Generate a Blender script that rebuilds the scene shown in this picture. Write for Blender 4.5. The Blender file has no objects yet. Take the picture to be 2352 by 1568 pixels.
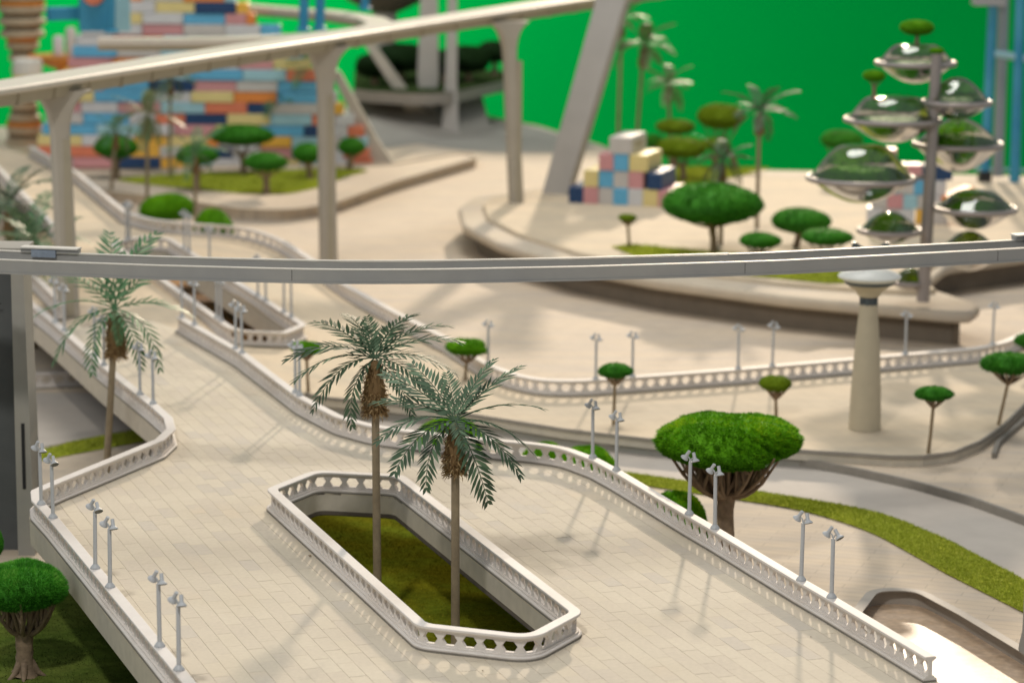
import bpy, math, random
import numpy as np
from mathutils import Vector, Matrix
from mathutils.geometry import tessellate_polygon

random.seed(7)
RNG = np.random.default_rng(7)
scene = bpy.context.scene
col = scene.collection

# ------------------------------------------------------------------ camera
# surveyed on a 2352 x 1568 print of the photograph
F, CX, CY = 6200.0, 1176.0, 784.0
CAMH, PITCH, ROLL = 0.985, math.atan(1144 / 6200.0), math.radians(0.45)
C0 = Vector((0, 0, CAMH))
FWD = Vector((0, math.cos(PITCH), -math.sin(PITCH)))
_U = Vector((0, math.sin(PITCH), math.cos(PITCH)))
_R = Vector((1, 0, 0))
RIGHT = _R * math.cos(ROLL) + _U * math.sin(ROLL)
UP = -_R * math.sin(ROLL) + _U * math.cos(ROLL)
cam = bpy.data.cameras.new("camera")
cam_ob = bpy.data.objects.new("camera", cam)
col.objects.link(cam_ob)
cam_ob.matrix_world = Matrix((
    (RIGHT.x, UP.x, -FWD.x, C0.x),
    (RIGHT.y, UP.y, -FWD.y, C0.y),
    (RIGHT.z, UP.z, -FWD.z, C0.z), (0, 0, 0, 1)))
cam.sensor_width = 36.0
cam.lens = F / 2352 * 36
cam.clip_start, cam.clip_end = 0.05, 60
cam.dof.use_dof = True
cam.dof.focus_distance = 3.62
cam.dof.aperture_fstop = 5.8
scene.camera = cam_ob

# ------------------------------------------------------------------ world, lamps, exposure
world = bpy.data.worlds.new("World")
scene.world = world
world.use_nodes = True
bg = world.node_tree.nodes["Background"]
bg.inputs[0].default_value = (0.86, 0.93, 1.0, 1)
bg.inputs[1].default_value = 0.29
scene.view_settings.view_transform = 'Standard'
scene.view_settings.look = 'None'
scene.view_settings.exposure = 0.0
scene.view_settings.gamma = 1.0


def area_lamp(name, loc, target, watts, size, colour, shape='DISK', size_y=None, spread=180):
    d = bpy.data.lights.new(name, 'AREA')
    d.shape = shape
    d.size = size
    if size_y:
        d.size_y = size_y
    d.energy = watts
    d.color = colour
    d.spread = math.radians(spread)
    o = bpy.data.objects.new(name, d)
    col.objects.link(o)
    o.location = loc
    o.rotation_euler = (Vector(target) - Vector(loc)).to_track_quat('-Z', 'Y').to_euler()
    return o


# studio key behind the set, overhead soft lamps, one lamp washing the green screen
area_lamp("key_lamp", (2.45, 22.0, 5.45), (0.3, 5.0, 0), 2350, 0.55, (1.0, 0.82, 0.62))
area_lamp("front_lamp", (-0.72, 1.35, 2.75), (0.0, 3.95, 0), 47, 0.22, (1.0, 0.97, 0.92))
area_lamp("overhead_lamp", (0.0, 7.2, 5.2), (0.0, 7.2, 0), 152, 3.0, (1.0, 0.97, 0.92))
area_lamp("left_softbox", (-2.6, 4.6, 2.2), (0.8, 6.2, 0.1), 15, 1.5, (0.97, 0.99, 1.0), 'RECTANGLE', 1.1)
area_lamp("screen_lamp", (-2.0, 12.0, 3.0), (-1.3, 13.4, 0.2), 85, 1.2, (0.95, 1.0, 0.95), spread=120)


# ------------------------------------------------------------------ survey helpers
def ray(px, py):
    return FWD + RIGHT * ((px - CX) / F) + UP * ((CY - py) / F)


def at(px, py, z=0.0):
    d = ray(px, py)
    return C0 + d * ((z - CAMH) / d.z)


def atd(px, py, y):
    d = ray(px, py)
    return C0 + d * (y / d.y)


def smooth(t):
    t = max(0.0, min(1.0, t))
    return t * t * (3 - 2 * t)


ZG = -0.14      # street level under the decks
ZI = -0.055     # raised island


def plaza_z(x):
    return -0.105 * smooth((x + 0.88) / 0.70)


def atp(px, py, up=0.0):
    p = at(px, py, 0)
    for _ in range(12):
        p = at(px, py, plaza_z(p.x) + up)
    return p


# ------------------------------------------------------------------ materials
def new_mat(name):
    m = bpy.data.materials.new(name)
    m.use_nodes = True
    nt = m.node_tree
    return m, nt, nt.nodes["Principled BSDF"]


def mat(name, colour, rough=0.6, var=0.12, scale=40.0, bump=0.0, bump_scale=300.0, spec=0.4, tint=None,
        tint_scale=6.0, metal=0.0, stretch=None, joints=None):
    """base colour with fine procedural variation, optional large stains and fine relief"""
    m, nt, b = new_mat(name)
    N, L = nt.nodes, nt.links
    tc = N.new('ShaderNodeTexCoord')
    geo = N.new('ShaderNodeNewGeometry')
    n1 = N.new('ShaderNodeTexNoise')
    n1.inputs['Scale'].default_value = scale
    n1.inputs['Detail'].default_value = 6
    L.new(geo.outputs['Position'], n1.inputs['Vector'])
    ramp = N.new('ShaderNodeMapRange')
    ramp.inputs['From Min'].default_value = 0.25
    ramp.inputs['From Max'].default_value = 0.75
    ramp.inputs['To Min'].default_value = 1 - var
    ramp.inputs['To Max'].default_value = 1 + var
    L.new(n1.outputs['Fac'], ramp.inputs['Value'])
    base = N.new('ShaderNodeMix')
    base.data_type = 'RGBA'
    base.inputs['A'].default_value = (*colour, 1)
    base.inputs['B'].default_value = (*(tint or colour), 1)
    n2 = N.new('ShaderNodeTexNoise')
    n2.inputs['Scale'].default_value = tint_scale
    n2.inputs['Detail'].default_value = 4
    if stretch:
        mp = N.new('ShaderNodeMapping')
        mp.inputs['Rotation'].default_value = (0, 0, stretch[0])
        mp.inputs['Scale'].default_value = (stretch[1], stretch[2], 1)
        L.new(geo.outputs['Position'], mp.inputs['Vector'])
        L.new(mp.outputs['Vector'], n2.inputs['Vector'])
    else:
        L.new(geo.outputs['Position'], n2.inputs['Vector'])
    r2 = N.new('ShaderNodeMapRange')
    r2.inputs['From Min'].default_value = 0.42
    r2.inputs['From Max'].default_value = 0.66
    L.new(n2.outputs['Fac'], r2.inputs['Value'])
    L.new(r2.outputs['Result'], base.inputs['Factor'])
    mul = N.new('ShaderNodeVectorMath')
    mul.operation = 'MULTIPLY'
    L.new(base.outputs['Result'], mul.inputs[0])
    L.new(ramp.outputs['Result'], mul.inputs[1])
    L.new(mul.outputs['Vector'], b.inputs['Base Color'])
    if joints:
        mp2 = N.new('ShaderNodeMapping')
        mp2.inputs['Rotation'].default_value = (0, 0, joints[0])
        L.new(geo.outputs['Position'], mp2.inputs['Vector'])
        bk = N.new('ShaderNodeTexBrick')
        bk.inputs['Color1'].default_value = (1, 1, 1, 1)
        bk.inputs['Color2'].default_value = (0.955, 0.955, 0.96, 1)
        bk.inputs['Mortar'].default_value = (joints[4],) * 3 + (1,)
        bk.inputs['Scale'].default_value = 1.0
        bk.inputs['Mortar Size'].default_value = joints[3]
        bk.inputs['Brick Width'].default_value = joints[1]
        bk.inputs['Row Height'].default_value = joints[2]
        L.new(mp2.outputs['Vector'], bk.inputs['Vector'])
        m2 = N.new('ShaderNodeVectorMath')
        m2.operation = 'MULTIPLY'
        L.new(mul.outputs['Vector'], m2.inputs[0])
        L.new(bk.outputs['Color'], m2.inputs[1])
        L.new(m2.outputs['Vector'], b.inputs['Base Color'])
    b.inputs['Roughness'].default_value = rough
    b.inputs['Specular IOR Level'].default_value = spec
    b.inputs['Metallic'].default_value = metal
    if bump:
        n3 = N.new('ShaderNodeTexNoise')
        n3.inputs['Scale'].default_value = bump_scale
        n3.inputs['Detail'].default_value = 5
        L.new(geo.outputs['Position'], n3.inputs['Vector'])
        bp = N.new('ShaderNodeBump')
        bp.inputs['Strength'].default_value = bump
        bp.inputs['Distance'].default_value = 0.002
        L.new(n3.outputs['Fac'], bp.inputs['Height'])
        L.new(bp.outputs['Normal'], b.inputs['Normal'])
    return m


def tint_mat(name, dark, mid, light, rough=0.6, trans=0.0, spec=0.25):
    """colour picked by the per-vertex 'tint' value of each blade or leaf"""
    m, nt, b = new_mat(name)
    N, L = nt.nodes, nt.links
    a = N.new('ShaderNodeAttribute')
    a.attribute_name = 'tint'
    r = N.new('ShaderNodeValToRGB')
    e = r.color_ramp.elements
    e[0].position, e[0].color = 0.0, (*dark, 1)
    e[1].position, e[1].color = 1.0, (*light, 1)
    k = e.new(0.5)
    k.color = (*mid, 1)
    L.new(a.outputs['Fac'], r.inputs['Fac'])
    L.new(r.outputs['Color'], b.inputs['Base Color'])
    b.inputs['Roughness'].default_value = rough
    b.inputs['Specular IOR Level'].default_value = spec
    return m


M = {}
M['rail'] = mat('rail_paint', (0.74, 0.69, 0.64), 0.6, 0.04, 60, 0.10, 500, tint=(0.68, 0.62, 0.56))
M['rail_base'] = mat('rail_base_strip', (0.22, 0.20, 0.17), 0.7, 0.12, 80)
M['joint'] = mat('deck_joint', (0.45, 0.38, 0.29), 0.9, 0.15, 80)
M['tileA'] = mat('paver_sand', (0.655, 0.575, 0.45),  0.75, 0.05, 160, 0.15, 900, 0.12, tint=(0.61, 0.535, 0.42), tint_scale=5)
M['tileB'] = mat('paver_cream', (0.675, 0.595, 0.465),  0.75, 0.05, 160, 0.15, 900, 0.12, tint=(0.63, 0.55, 0.42), tint_scale=5)
M['tileC'] = mat('paver_grey', (0.60, 0.535, 0.44),  0.75, 0.05, 160, 0.15, 900, 0.12, tint=(0.65, 0.555, 0.42), tint_scale=5)
M['tileD'] = mat('paver_warm', (0.64, 0.56, 0.44),  0.75, 0.06, 160, 0.15, 900, 0.12, tint=(0.60, 0.525, 0.42), tint_scale=5)
M['fascia'] = mat('deck_fascia', (0.60, 0.54, 0.44), 0.6, 0.08, 60, 0.1, 400, tint=(0.55, 0.50, 0.42))
M['under'] = mat('deck_underside', (0.12, 0.10, 0.08), 0.9)
M['plaza'] = mat('plaza_paving', (0.70, 0.575, 0.41), 0.8, 0.05, 30, 0.05, 500, 0.12, tint=(0.60, 0.51, 0.38), tint_scale=4, stretch=(0.3, 0.6, 2.2), joints=(1.25, 0.09, 0.03, 0.0006, 0.86))
M['ground'] = mat('street_paving', (0.68, 0.56, 0.42), 0.75, 0.06, 25, 0.08, 500, 0.12, tint=(0.60, 0.51, 0.41), tint_scale=7, stretch=(-0.15, 0.5, 3.0), joints=(0.35, 0.12, 0.022, 0.0009, 0.76))
M['road'] = mat('road_surface', (0.53, 0.48, 0.42), 0.75, 0.05, 25, 0.05, 500, 0.12, tint=(0.57, 0.50, 0.425), tint_scale=3)
M['road_shade'] = mat('ramp_shade_grey', (0.34, 0.32, 0.28), 0.85, 0.06, 20, spec=0.1)  # grey lowered to carry the shade on the far ramp and rear road
M['walk'] = mat('pavement_boards', (0.60, 0.50, 0.37), 0.55, 0.08, 30, 0.1, 300, tint=(0.56, 0.44, 0.34), tint_scale=9)
M['kerb'] = mat('kerb_stone', (0.30, 0.27, 0.23), 0.7, 0.08, 60)
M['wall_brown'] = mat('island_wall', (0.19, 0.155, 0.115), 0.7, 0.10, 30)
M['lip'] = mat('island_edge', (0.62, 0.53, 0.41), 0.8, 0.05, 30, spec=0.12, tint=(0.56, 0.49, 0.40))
M['lamp'] = mat('lamp_grey', (0.49, 0.50, 0.505), 0.42, 0.04, 200, 0.06, 900)
M['lamp_in'] = mat('lamp_inside', (0.24, 0.235, 0.21), 0.6, 0.05)
M['beam'] = mat('beam_grey', (0.35, 0.34, 0.315), 0.45, 0.05, 30, 0.05, 600, tint=(0.315, 0.312, 0.30), tint_scale=5)
M['beam_edge'] = mat('beam_edge_white', (0.68, 0.65, 0.58), 0.5, 0.05, 60)
M['steel'] = mat('splice_plate', (0.35, 0.42, 0.52), 0.3, 0.1, 200, metal=0.6)
M['pier'] = mat('pier_grey', (0.36, 0.335, 0.285), 0.6, 0.06, 30, tint=(0.32, 0.31, 0.28))
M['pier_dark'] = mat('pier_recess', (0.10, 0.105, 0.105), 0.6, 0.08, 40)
M['black'] = mat('black_slot', (0.02, 0.02, 0.02), 0.6, 0.05)
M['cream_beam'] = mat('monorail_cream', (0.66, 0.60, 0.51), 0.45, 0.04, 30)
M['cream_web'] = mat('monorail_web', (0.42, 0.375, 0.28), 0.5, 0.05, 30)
M['tower'] = mat('tower_concrete', (0.54, 0.47, 0.34), 0.6, 0.05, 40, 0.05, 500)
M['white'] = mat('white_dish', (0.72, 0.72, 0.66), 0.4, 0.04, 60)
M['band'] = mat('window_band', (0.09, 0.11, 0.12), 0.4, 0.1, 300)
M['trunk'] = mat('trunk_bark', (0.22, 0.155, 0.10), 0.8, 0.22, 120, 0.6, 260, tint=(0.29, 0.205, 0.13), tint_scale=40)
M['palm_trunk'] = mat('palm_trunk', (0.30, 0.235, 0.15), 0.6, 0.12, 150, 0.3, 600, tint=(0.245, 0.19, 0.12), tint_scale=30)
M['stick'] = mat('thin_stick', (0.27, 0.20, 0.12), 0.7, 0.15, 120)
M['fibre'] = tint_mat('palm_fibre', (0.10, 0.055, 0.022), (0.30, 0.19, 0.085), (0.55, 0.40, 0.21), 0.8)
M['frond'] = tint_mat('palm_leaf', (0.018, 0.034, 0.018), (0.075, 0.13, 0.068), (0.22, 0.33, 0.19), 0.6, spec=0.3)
M['frond_y'] = tint_mat('palm_leaf_warm', (0.05, 0.085, 0.03), (0.15, 0.21, 0.085), (0.33, 0.40, 0.20), 0.5)
M['frond_g'] = tint_mat('palm_leaf_fresh', (0.03, 0.08, 0.035), (0.09, 0.21, 0.09), (0.26, 0.42, 0.22), 0.5)
M['moss'] = tint_mat('moss_green', (0.024, 0.105, 0.003), (0.16, 0.45, 0.008), (0.60, 0.72, 0.02), 0.7, spec=0.1)
M['moss_d'] = tint_mat('moss_deep', (0.016, 0.10, 0.006), (0.075, 0.35, 0.022), (0.36, 0.66, 0.12), 0.6, spec=0.2)
M['moss_y'] = tint_mat('moss_yellow', (0.06, 0.11, 0.005), (0.25, 0.36, 0.015), (0.55, 0.62, 0.05), 0.7, spec=0.1)
M['moss_shade'] = tint_mat('moss_shade_dark', (0.004, 0.012, 0.004), (0.016, 0.045, 0.010), (0.04, 0.09, 0.02), 0.8, spec=0.1)  # near-black green paints the shade lying on the terrace trees
M['turf'] = tint_mat('turf_blades', (0.04, 0.07, 0.01), (0.11, 0.155, 0.03), (0.26, 0.30, 0.08), 0.8, spec=0.1)
M['lawn_shade'] = mat('lawn_shade_dark', (0.035, 0.055, 0.018), 0.9, 0.2, 30, spec=0.0)  # lawn colour darkened to stand for shade on the upper terrace
M['grass'] = tint_mat('flock_grass', (0.20, 0.26, 0.02), (0.45, 0.50, 0.06), (0.72, 0.70, 0.16), 0.9, spec=0.0)
M['grass_o'] = tint_mat('flock_olive', (0.10, 0.105, 0.004), (0.27, 0.255, 0.010), (0.9, 0.74, 0.10), 0.9, spec=0.0)
M['soil'] = mat('flock_base', (0.40, 0.45, 0.05), 0.9, 0.25, 80, tint=(0.48, 0.49, 0.06), tint_scale=12, spec=0.0)
M['soil_o'] = mat('flock_base_olive', (0.20, 0.20, 0.014), 0.9, 0.3, 80, tint=(0.19, 0.24, 0.02), tint_scale=12, spec=0.0)
M['soil_d'] = mat('flock_base_deep', (0.085, 0.125, 0.022), 0.9, 0.3, 60, tint=(0.12, 0.15, 0.03), tint_scale=12, spec=0.0)
M['orange_soil'] = mat('orange_pit', (0.45, 0.22, 0.06), 0.8, 0.25, 25, tint=(0.16, 0.08, 0.03), tint_scale=9)
M['screen'] = mat('green_screen', (0.0, 0.43, 0.075), 0.95, 0.015, 2, spec=0.0)
M['water'] = mat('pool_bed', (0.58, 0.42, 0.28), 0.38, 0.20, 90, 0.10, 600, spec=0.30, tint=(0.66, 0.50, 0.36), tint_scale=40)
M['pool_wall'] = mat('pool_wall', (0.40, 0.36, 0.31), 0.6, 0.12, 30)
M['rim_metal'] = mat('dome_ring', (0.36, 0.32, 0.30), 0.42, 0.05, 40, metal=0.2)
M['blue'] = mat('blue_steel', (0.03, 0.24, 0.42), 0.5, 0.08, 20, tint=(0.06, 0.32, 0.46))
M['blue_light'] = mat('pale_blue_steel', (0.30, 0.52, 0.58), 0.45, 0.08, 20)
M['grey_col'] = mat('grey_column', (0.36, 0.36, 0.37), 0.5, 0.08, 12)
M['concrete'] = mat('strut_concrete', (0.47, 0.43, 0.36), 0.6, 0.05, 15)
M['strut_grey'] = mat('strut_grey', (0.46, 0.44, 0.41), 0.6, 0.05, 15)
M['disc'] = mat('disc_cream', (0.42, 0.35, 0.24), 0.6, 0.08, 15)
M['disc_dark'] = mat('disc_gap', (0.16, 0.12, 0.07), 0.8, 0.1)
M['oshelf'] = mat('orange_shelf', (0.55, 0.21, 0.03), 0.5, 0.1, 20)
PAL = {'O': (0.80, 0.27, 0.06), 'C': (0.74, 0.22, 0.12), 'N': (0.016, 0.055, 0.15), 'B': (0.13, 0.45, 0.70),
       'L': (0.36, 0.60, 0.68), 'Y': (0.78, 0.65, 0.28), 'A': (0.85, 0.48, 0.07), 'P': (0.65, 0.31, 0.32),
       'G': (0.58, 0.55, 0.52), 'W': (0.66, 0.66, 0.67)}
for k, c in PAL.items():
    M['blk' + k] = mat('block_paint_' + {'O': 'orange', 'C': 'coral', 'N': 'navy', 'B': 'blue', 'L': 'pale_blue',
                       'Y': 'straw', 'A': 'amber', 'P': 'pink', 'G': 'stone', 'W': 'grey'}[k], c, 0.45, 0.05, 30)


def glass_mat():
    m = bpy.data.materials.new('dome_glass')
    m.use_nodes = True
    nt = m.node_tree
    nt.nodes.clear()
    o = nt.nodes.new('ShaderNodeOutputMaterial')
    t = nt.nodes.new('ShaderNodeBsdfTransparent')
    t.inputs[0].default_value = (0.93, 0.95, 0.92, 1)
    g = nt.nodes.new('ShaderNodeBsdfGlossy')
    g.inputs['Roughness'].default_value = 0.04
    fr = nt.nodes.new('ShaderNodeFresnel')
    fr.inputs['IOR'].default_value = 1.5
    mr = nt.nodes.new('ShaderNodeMapRange')
    mr.inputs['To Min'].default_value = 0.11
    mr.inputs['To Max'].default_value = 1.0
    mx = nt.nodes.new('ShaderNodeMixShader')
    nt.links.new(fr.outputs[0], mr.inputs['Value'])
    nt.links.new(mr.outputs[0], mx.inputs[0])
    nt.links.new(t.outputs[0], mx.inputs[1])
    nt.links.new(g.outputs[0], mx.inputs[2])
    nt.links.new(mx.outputs[0], o.inputs[0])
    return m


M['glass'] = glass_mat()


# ------------------------------------------------------------------ object helpers
def tag(o, label=None, cat=None, group=None, kind=None):
    if label:
        o['label'] = label
    if cat:
        o['category'] = cat
    if group:
        o['group'] = group
    if kind:
        o['kind'] = kind
    return o


def empty(name, loc, label=None, cat=None, group=None, rz=0.0):
    o = bpy.data.objects.new(name, None)
    o.empty_display_size = 0.02
    col.objects.link(o)
    o.location = loc
    o.rotation_euler = (0, 0, rz)
    return tag(o, label, cat, group)


def link(name, me, parent=None, loc=None, rot=None, scale=None):
    o = bpy.data.objects.new(name, me)
    col.objects.link(o)
    if parent is not None:
        o.parent = parent
    if loc is not None:
        o.location = loc
    if rot is not None:
        o.rotation_euler = rot
    if scale is not None:
        o.scale = scale
    return o


class MB:
    """collects faces; build() links them as ONE mesh object"""

    def __init__(s):
        s.v, s.f, s.mi, s.t = [], [], [], []

    def add(s, vs, fs, mi=0, tint=0.5):
        o = len(s.v)
        s.v += [tuple(v) for v in vs]
        s.t += [tint] * len(vs)
        s.f += [tuple(i + o for i in f) for f in fs]
        s.mi += [mi] * len(fs)

    def box(s, c, d, rz=0.0, mi=0, taper=1.0):
        ca, sa = math.cos(rz), math.sin(rz)
        vs = []
        for z, k in ((-1, 1.0), (1, taper)):
            for x, y in ((-1, -1), (1, -1), (1, 1), (-1, 1)):
                X, Y = x * d[0] / 2 * k, y * d[1] / 2 * k
                vs.append((c[0] + X * ca - Y * sa, c[1] + X * sa + Y * ca, c[2] + z * d[2] / 2))
        s.add(vs, [(0, 3, 2, 1), (4, 5, 6, 7), (0, 1, 5, 4), (1, 2, 6, 5), (2, 3, 7, 6), (3, 0, 4, 7)], mi)

    def bbox(s, c, d, rz=0.0, b=0.002, mi=0):
        """box with its top edges chamfered"""
        ca, sa = math.cos(rz), math.sin(rz)
        vs = []
        for z, k in ((-d[2] / 2, 0), (d[2] / 2 - b, 0), (d[2] / 2, b)):
            for x, y in ((-1, -1), (1, -1), (1, 1), (-1, 1)):
                X, Y = x * (d[0] / 2 - k), y * (d[1] / 2 - k)
                vs.append((c[0] + X * ca - Y * sa, c[1] + X * sa + Y * ca, c[2] + z))
        f = [(0, 3, 2, 1), (8, 9, 10, 11)]
        for k in (0, 4):
            for i in range(4):
                j = (i + 1) % 4
                f.append((k + i, k + j, k + 4 + j, k + 4 + i))
        s.add(vs, f, mi)

    def tube(s, pts, radii, n=8, caps=True, mi=0, tint=0.5):
        pts = [Vector(p) for p in pts]
        vs, fs = [], []
        up = Vector((0, 0, 1))
        prev = None
        for i, p in enumerate(pts):
            t = (pts[min(i + 1, len(pts) - 1)] - pts[max(i - 1, 0)])
            t.normalize()
            if prev is None:
                a = t.cross(up)
                if a.length < 1e-4:
                    a = t.cross(Vector((1, 0, 0)))
            else:
                a = prev - t * prev.dot(t)
            a.normalize()
            prev = a
            b = t.cross(a)
            r = radii[i] if hasattr(radii, '__len__') else radii
            for k in range(n):
                w = 2 * math.pi * k / n
                vs.append(p + a * (r * math.cos(w)) + b * (r * math.sin(w)))
        for i in range(len(pts) - 1):
            for k in range(n):
                k2 = (k + 1) % n
                fs.append((i * n + k, (i + 1) * n + k, (i + 1) * n + k2, i * n + k2))
        if caps:
            fs.append(tuple(range(n)))
            fs.append(tuple(reversed(range((len(pts) - 1) * n, len(pts) * n))))
        s.add(vs, fs, mi, tint)

    def lathe(s, prof, n=24, origin=(0, 0, 0), axis=None, mi=0):
        """prof: list of (r, z)"""
        o = Vector(origin)
        ax = Vector(axis or (0, 0, 1)).normalized()
        q = Vector((0, 0, 1)).rotation_difference(ax)
        vs, fs = [], []
        for r, z in prof:
            for k in range(n):
                w = 2 * math.pi * k / n
                vs.append(o + q @ Vector((r * math.cos(w), r * math.sin(w), z)))
        for i in range(len(prof) - 1):
            for k in range(n):
                k2 = (k + 1) % n
                fs.append((i * n + k, i * n + k2, (i + 1) * n + k2, (i + 1) * n + k))
        s.add(vs, fs, mi)

    def poly(s, pts, holes=(), mi=0):
        """flat or gently sloped polygon with holes, faces up"""
        loops = [[Vector(p) for p in pts]] + [[Vector(p) for p in h] for h in holes]
        flat = [[Vector((p.x, p.y, 0)) for p in lp] for lp in loops]
        tri = tessellate_polygon(flat)
        vs = [p for lp in loops for p in lp]
        fs = []
        for a, b, c in tri:
            A, B, Cc = vs[a], vs[b], vs[c]
            if (B - A).to_2d().cross((Cc - A).to_2d()) < 0:
                a, c = c, a
            fs.append((a, b, c))
        s.add(vs, fs, mi)

    def skirt(s, pts, dz0, dz1, closed=True, mi=0, flip=False):
        """vertical wall strip hanging from a line"""
        n = len(pts)
        vs = [(p[0], p[1], p[2] + dz0) for p in pts] + [(p[0], p[1], p[2] + dz1) for p in pts]
        fs = []
        for i in range(n if closed else n - 1):
            j = (i + 1) % n
            f = (i, j, n + j, n + i)
            fs.append(f[::-1] if flip else f)
        s.add(vs, fs, mi)

    def sweep(s, path, prof, closed=False, mi=0, caps=True):
        """path: 3D points; prof: polygon of (side, up) offsets"""
        P = [Vector(p) for p in path]
        n, m = len(P), len(prof)
        vs, fs = [], []
        for i in range(n):
            if closed:
                t0, t1 = P[i] - P[i - 1], P[(i + 1) % n] - P[i]
            else:
                t0 = P[i] - P[max(i - 1, 0)]
                t1 = P[min(i + 1, n - 1)] - P[i]
            d = Vector((0, 0))
            for t in (t0, t1):
                q = Vector((t.x, t.y))
                if q.length > 1e-9:
                    d += q.normalized()
            d.normalize()
            nx, ny = d.y, -d.x
            for a, b in prof:
                vs.append((P[i].x + nx * a, P[i].y + ny * a, P[i].z + b))
        for i in range(n if closed else n - 1):
            j = (i + 1) % n
            for k in range(m):
                k2 = (k + 1) % m
                fs.append((i * m + k, i * m + k2, j * m + k2, j * m + k))
        if caps and not closed:
            fs.append(tuple(reversed(range(m))))
            fs.append(tuple(range((n - 1) * m, n * m)))
        s.add(vs, fs, mi)

    def mesh(s, name, mats, smooth=False, auto=None):
        me = bpy.data.meshes.new(name)
        me.from_pydata([tuple(v) for v in s.v], [], s.f)
        if not isinstance(mats, (list, tuple)):
            mats = [mats]
        for m in mats:
            me.materials.append(M[m] if isinstance(m, str) else m)
        if len(mats) > 1:
            me.polygons.foreach_set('material_index', s.mi)
        a = me.attributes.new('tint', 'FLOAT', 'POINT')
        a.data.foreach_set('value', s.t)
        if smooth:
            me.polygons.foreach_set('use_smooth', [True] * len(me.polygons))
            if auto:
                try:
                    me.set_sharp_from_angle(angle=math.radians(auto))
                except Exception:
                    pass
        me.update()
        return me

    def build(s, name, mats, parent=None, smooth=False, auto=35, origin=None):
        if origin is not None:
            o = Vector(origin)
            s.v = [tuple(Vector(v) - o) for v in s.v]
        ob = link(name, s.mesh(name, mats, smooth, auto), parent)
        if origin is not None and parent is None:
            ob.location = origin
        return ob


def np_mesh(name, verts, tris, tints, mats, smooth=False):
    me = bpy.data.meshes.new(name)
    nv, nt = len(verts), len(tris)
    me.vertices.add(nv)
    me.vertices.foreach_set('co', np.asarray(verts, np.float32).ravel())
    me.loops.add(nt * 3)
    me.loops.foreach_set('vertex_index', np.asarray(tris, np.int32).ravel())
    me.polygons.add(nt)
    me.polygons.foreach_set('loop_start', np.arange(0, nt * 3, 3, dtype=np.int32))
    me.polygons.foreach_set('loop_total', np.full(nt, 3, np.int32))
    me.update(calc_edges=True)
    a = me.attributes.new('tint', 'FLOAT', 'POINT')
    a.data.foreach_set('value', np.asarray(tints, np.float32))
    me.materials.append(M[mats])
    if smooth:
        me.polygons.foreach_set('use_smooth', np.ones(nt, bool))
    me.validate()
    return me


def fillet(pts, r, closed=False, seg=7):
    P = [Vector(p) for p in pts]
    n = len(P)
    out = []
    for i in range(n):
        if not closed and i in (0, n - 1):
            out.append(P[i])
            continue
        rr = r[i] if hasattr(r, '__len__') else r
        a, b, c = P[i - 1], P[i], P[(i + 1) % n]
        u, v = (a - b), (c - b)
        lu, lv = u.length, v.length
        u.normalize()
        v.normalize()
        ang = math.acos(max(-1, min(1, u.dot(v))))
        if ang > math.radians(176) or rr <= 0:
            out.append(b)
            continue
        t = min(rr / math.tan(ang / 2), lu * 0.48, lv * 0.48)
        p0, p1 = b + u * t, b + v * t
        for k in range(seg + 1):
            w = k / seg
            out.append(p0 * (1 - w) ** 2 + b * (2 * w * (1 - w)) + p1 * w ** 2)
    return out


def offset(path, d, closed=False):
    """shift a line sideways in plan (positive = to the right of travel)"""
    out = []
    n = len(path)
    for i in range(n):
        a = path[i - 1] if (closed or i) else path[i]
        c = path[(i + 1) % n] if (closed or i < n - 1) else path[i]
        t = Vector((c[0] - a[0], c[1] - a[1]))
        t.normalize()
        out.append(Vector((path[i][0] + t.y * d, path[i][1] - t.x * d, path[i][2])))
    return out


def inside(p, poly):
    x, y = p[0], p[1]
    r = False
    n = len(poly)
    j = n - 1
    for i in range(n):
        xi, yi, xj, yj = poly[i][0], poly[i][1], poly[j][0], poly[j][1]
        if (yi > y) != (yj > y) and x < (xj - xi) * (y - yi) / (yj - yi) + xi:
            r = not r
        j = i
    return r


# ------------------------------------------------------------------ studio shell
mb = MB()
mb.add([(-9, 13.4, -1.6), (9, 13.4, -1.6), (9, 13.4, 1.5), (-9, 13.4, 1.5)], [(0, 1, 2, 3)])
prof = [(13.4, -1.2), (13.3, -1.35), (13.1, -1.48), (12.8, -1.56), (12.4, -1.6), (6, -1.6)]
for i in range(len(prof) - 1):
    (y0, z0), (y1, z1) = prof[i], prof[i + 1]
    mb.add([(-9, y0 - 0.01, z0), (9, y0 - 0.01, z0), (9, y1 - 0.01, z1), (-9, y1 - 0.01, z1)], [(0, 3, 2, 1)])
o = mb.build('green_screen', 'screen', smooth=True)
tag(o, kind='structure')

# ------------------------------------------------------------------ street level
pond = fillet([at(*p, ZG) for p in [(1955, 1410), (2000, 1352), (2110, 1352), (2220, 1410), (2470, 1560), (2560, 1800), (2250, 1800), (2060, 1520)]],
              0.09, True, 12)
edge = [at(-900, 330, ZG), at(500, 270, ZG), at(820, 245, ZG), at(1060, 255, ZG), at(1240, 290, ZG), at(1385, 335, ZG),
        at(1480, 385, ZG), at(2700, 412, ZG)]
gpoly = [Vector((-1.6, 2.2, ZG)), Vector((1.6, 2.2, ZG))] + list(reversed(edge))
mb = MB()
mb.poly(gpoly, [pond])
mb.skirt(gpoly, 0, -0.12)
o = mb.build('ground', 'ground')
tag(o, kind='structure')

mb = MB()
mb.skirt(pond, 0.0, -0.03, flip=True)
o = mb.build('pool_basin', 'pool_wall', None, True, 60)
tag(o, 'dark grey curved wall of the sunken pool basin', 'pool wall')
mb = MB()
mb.poly([Vector((p.x, p.y, ZG - 0.024)) for p in offset(pond, -0.004, True)])
o = mb.build('water', 'water')
tag(o, kind='structure')
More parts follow.
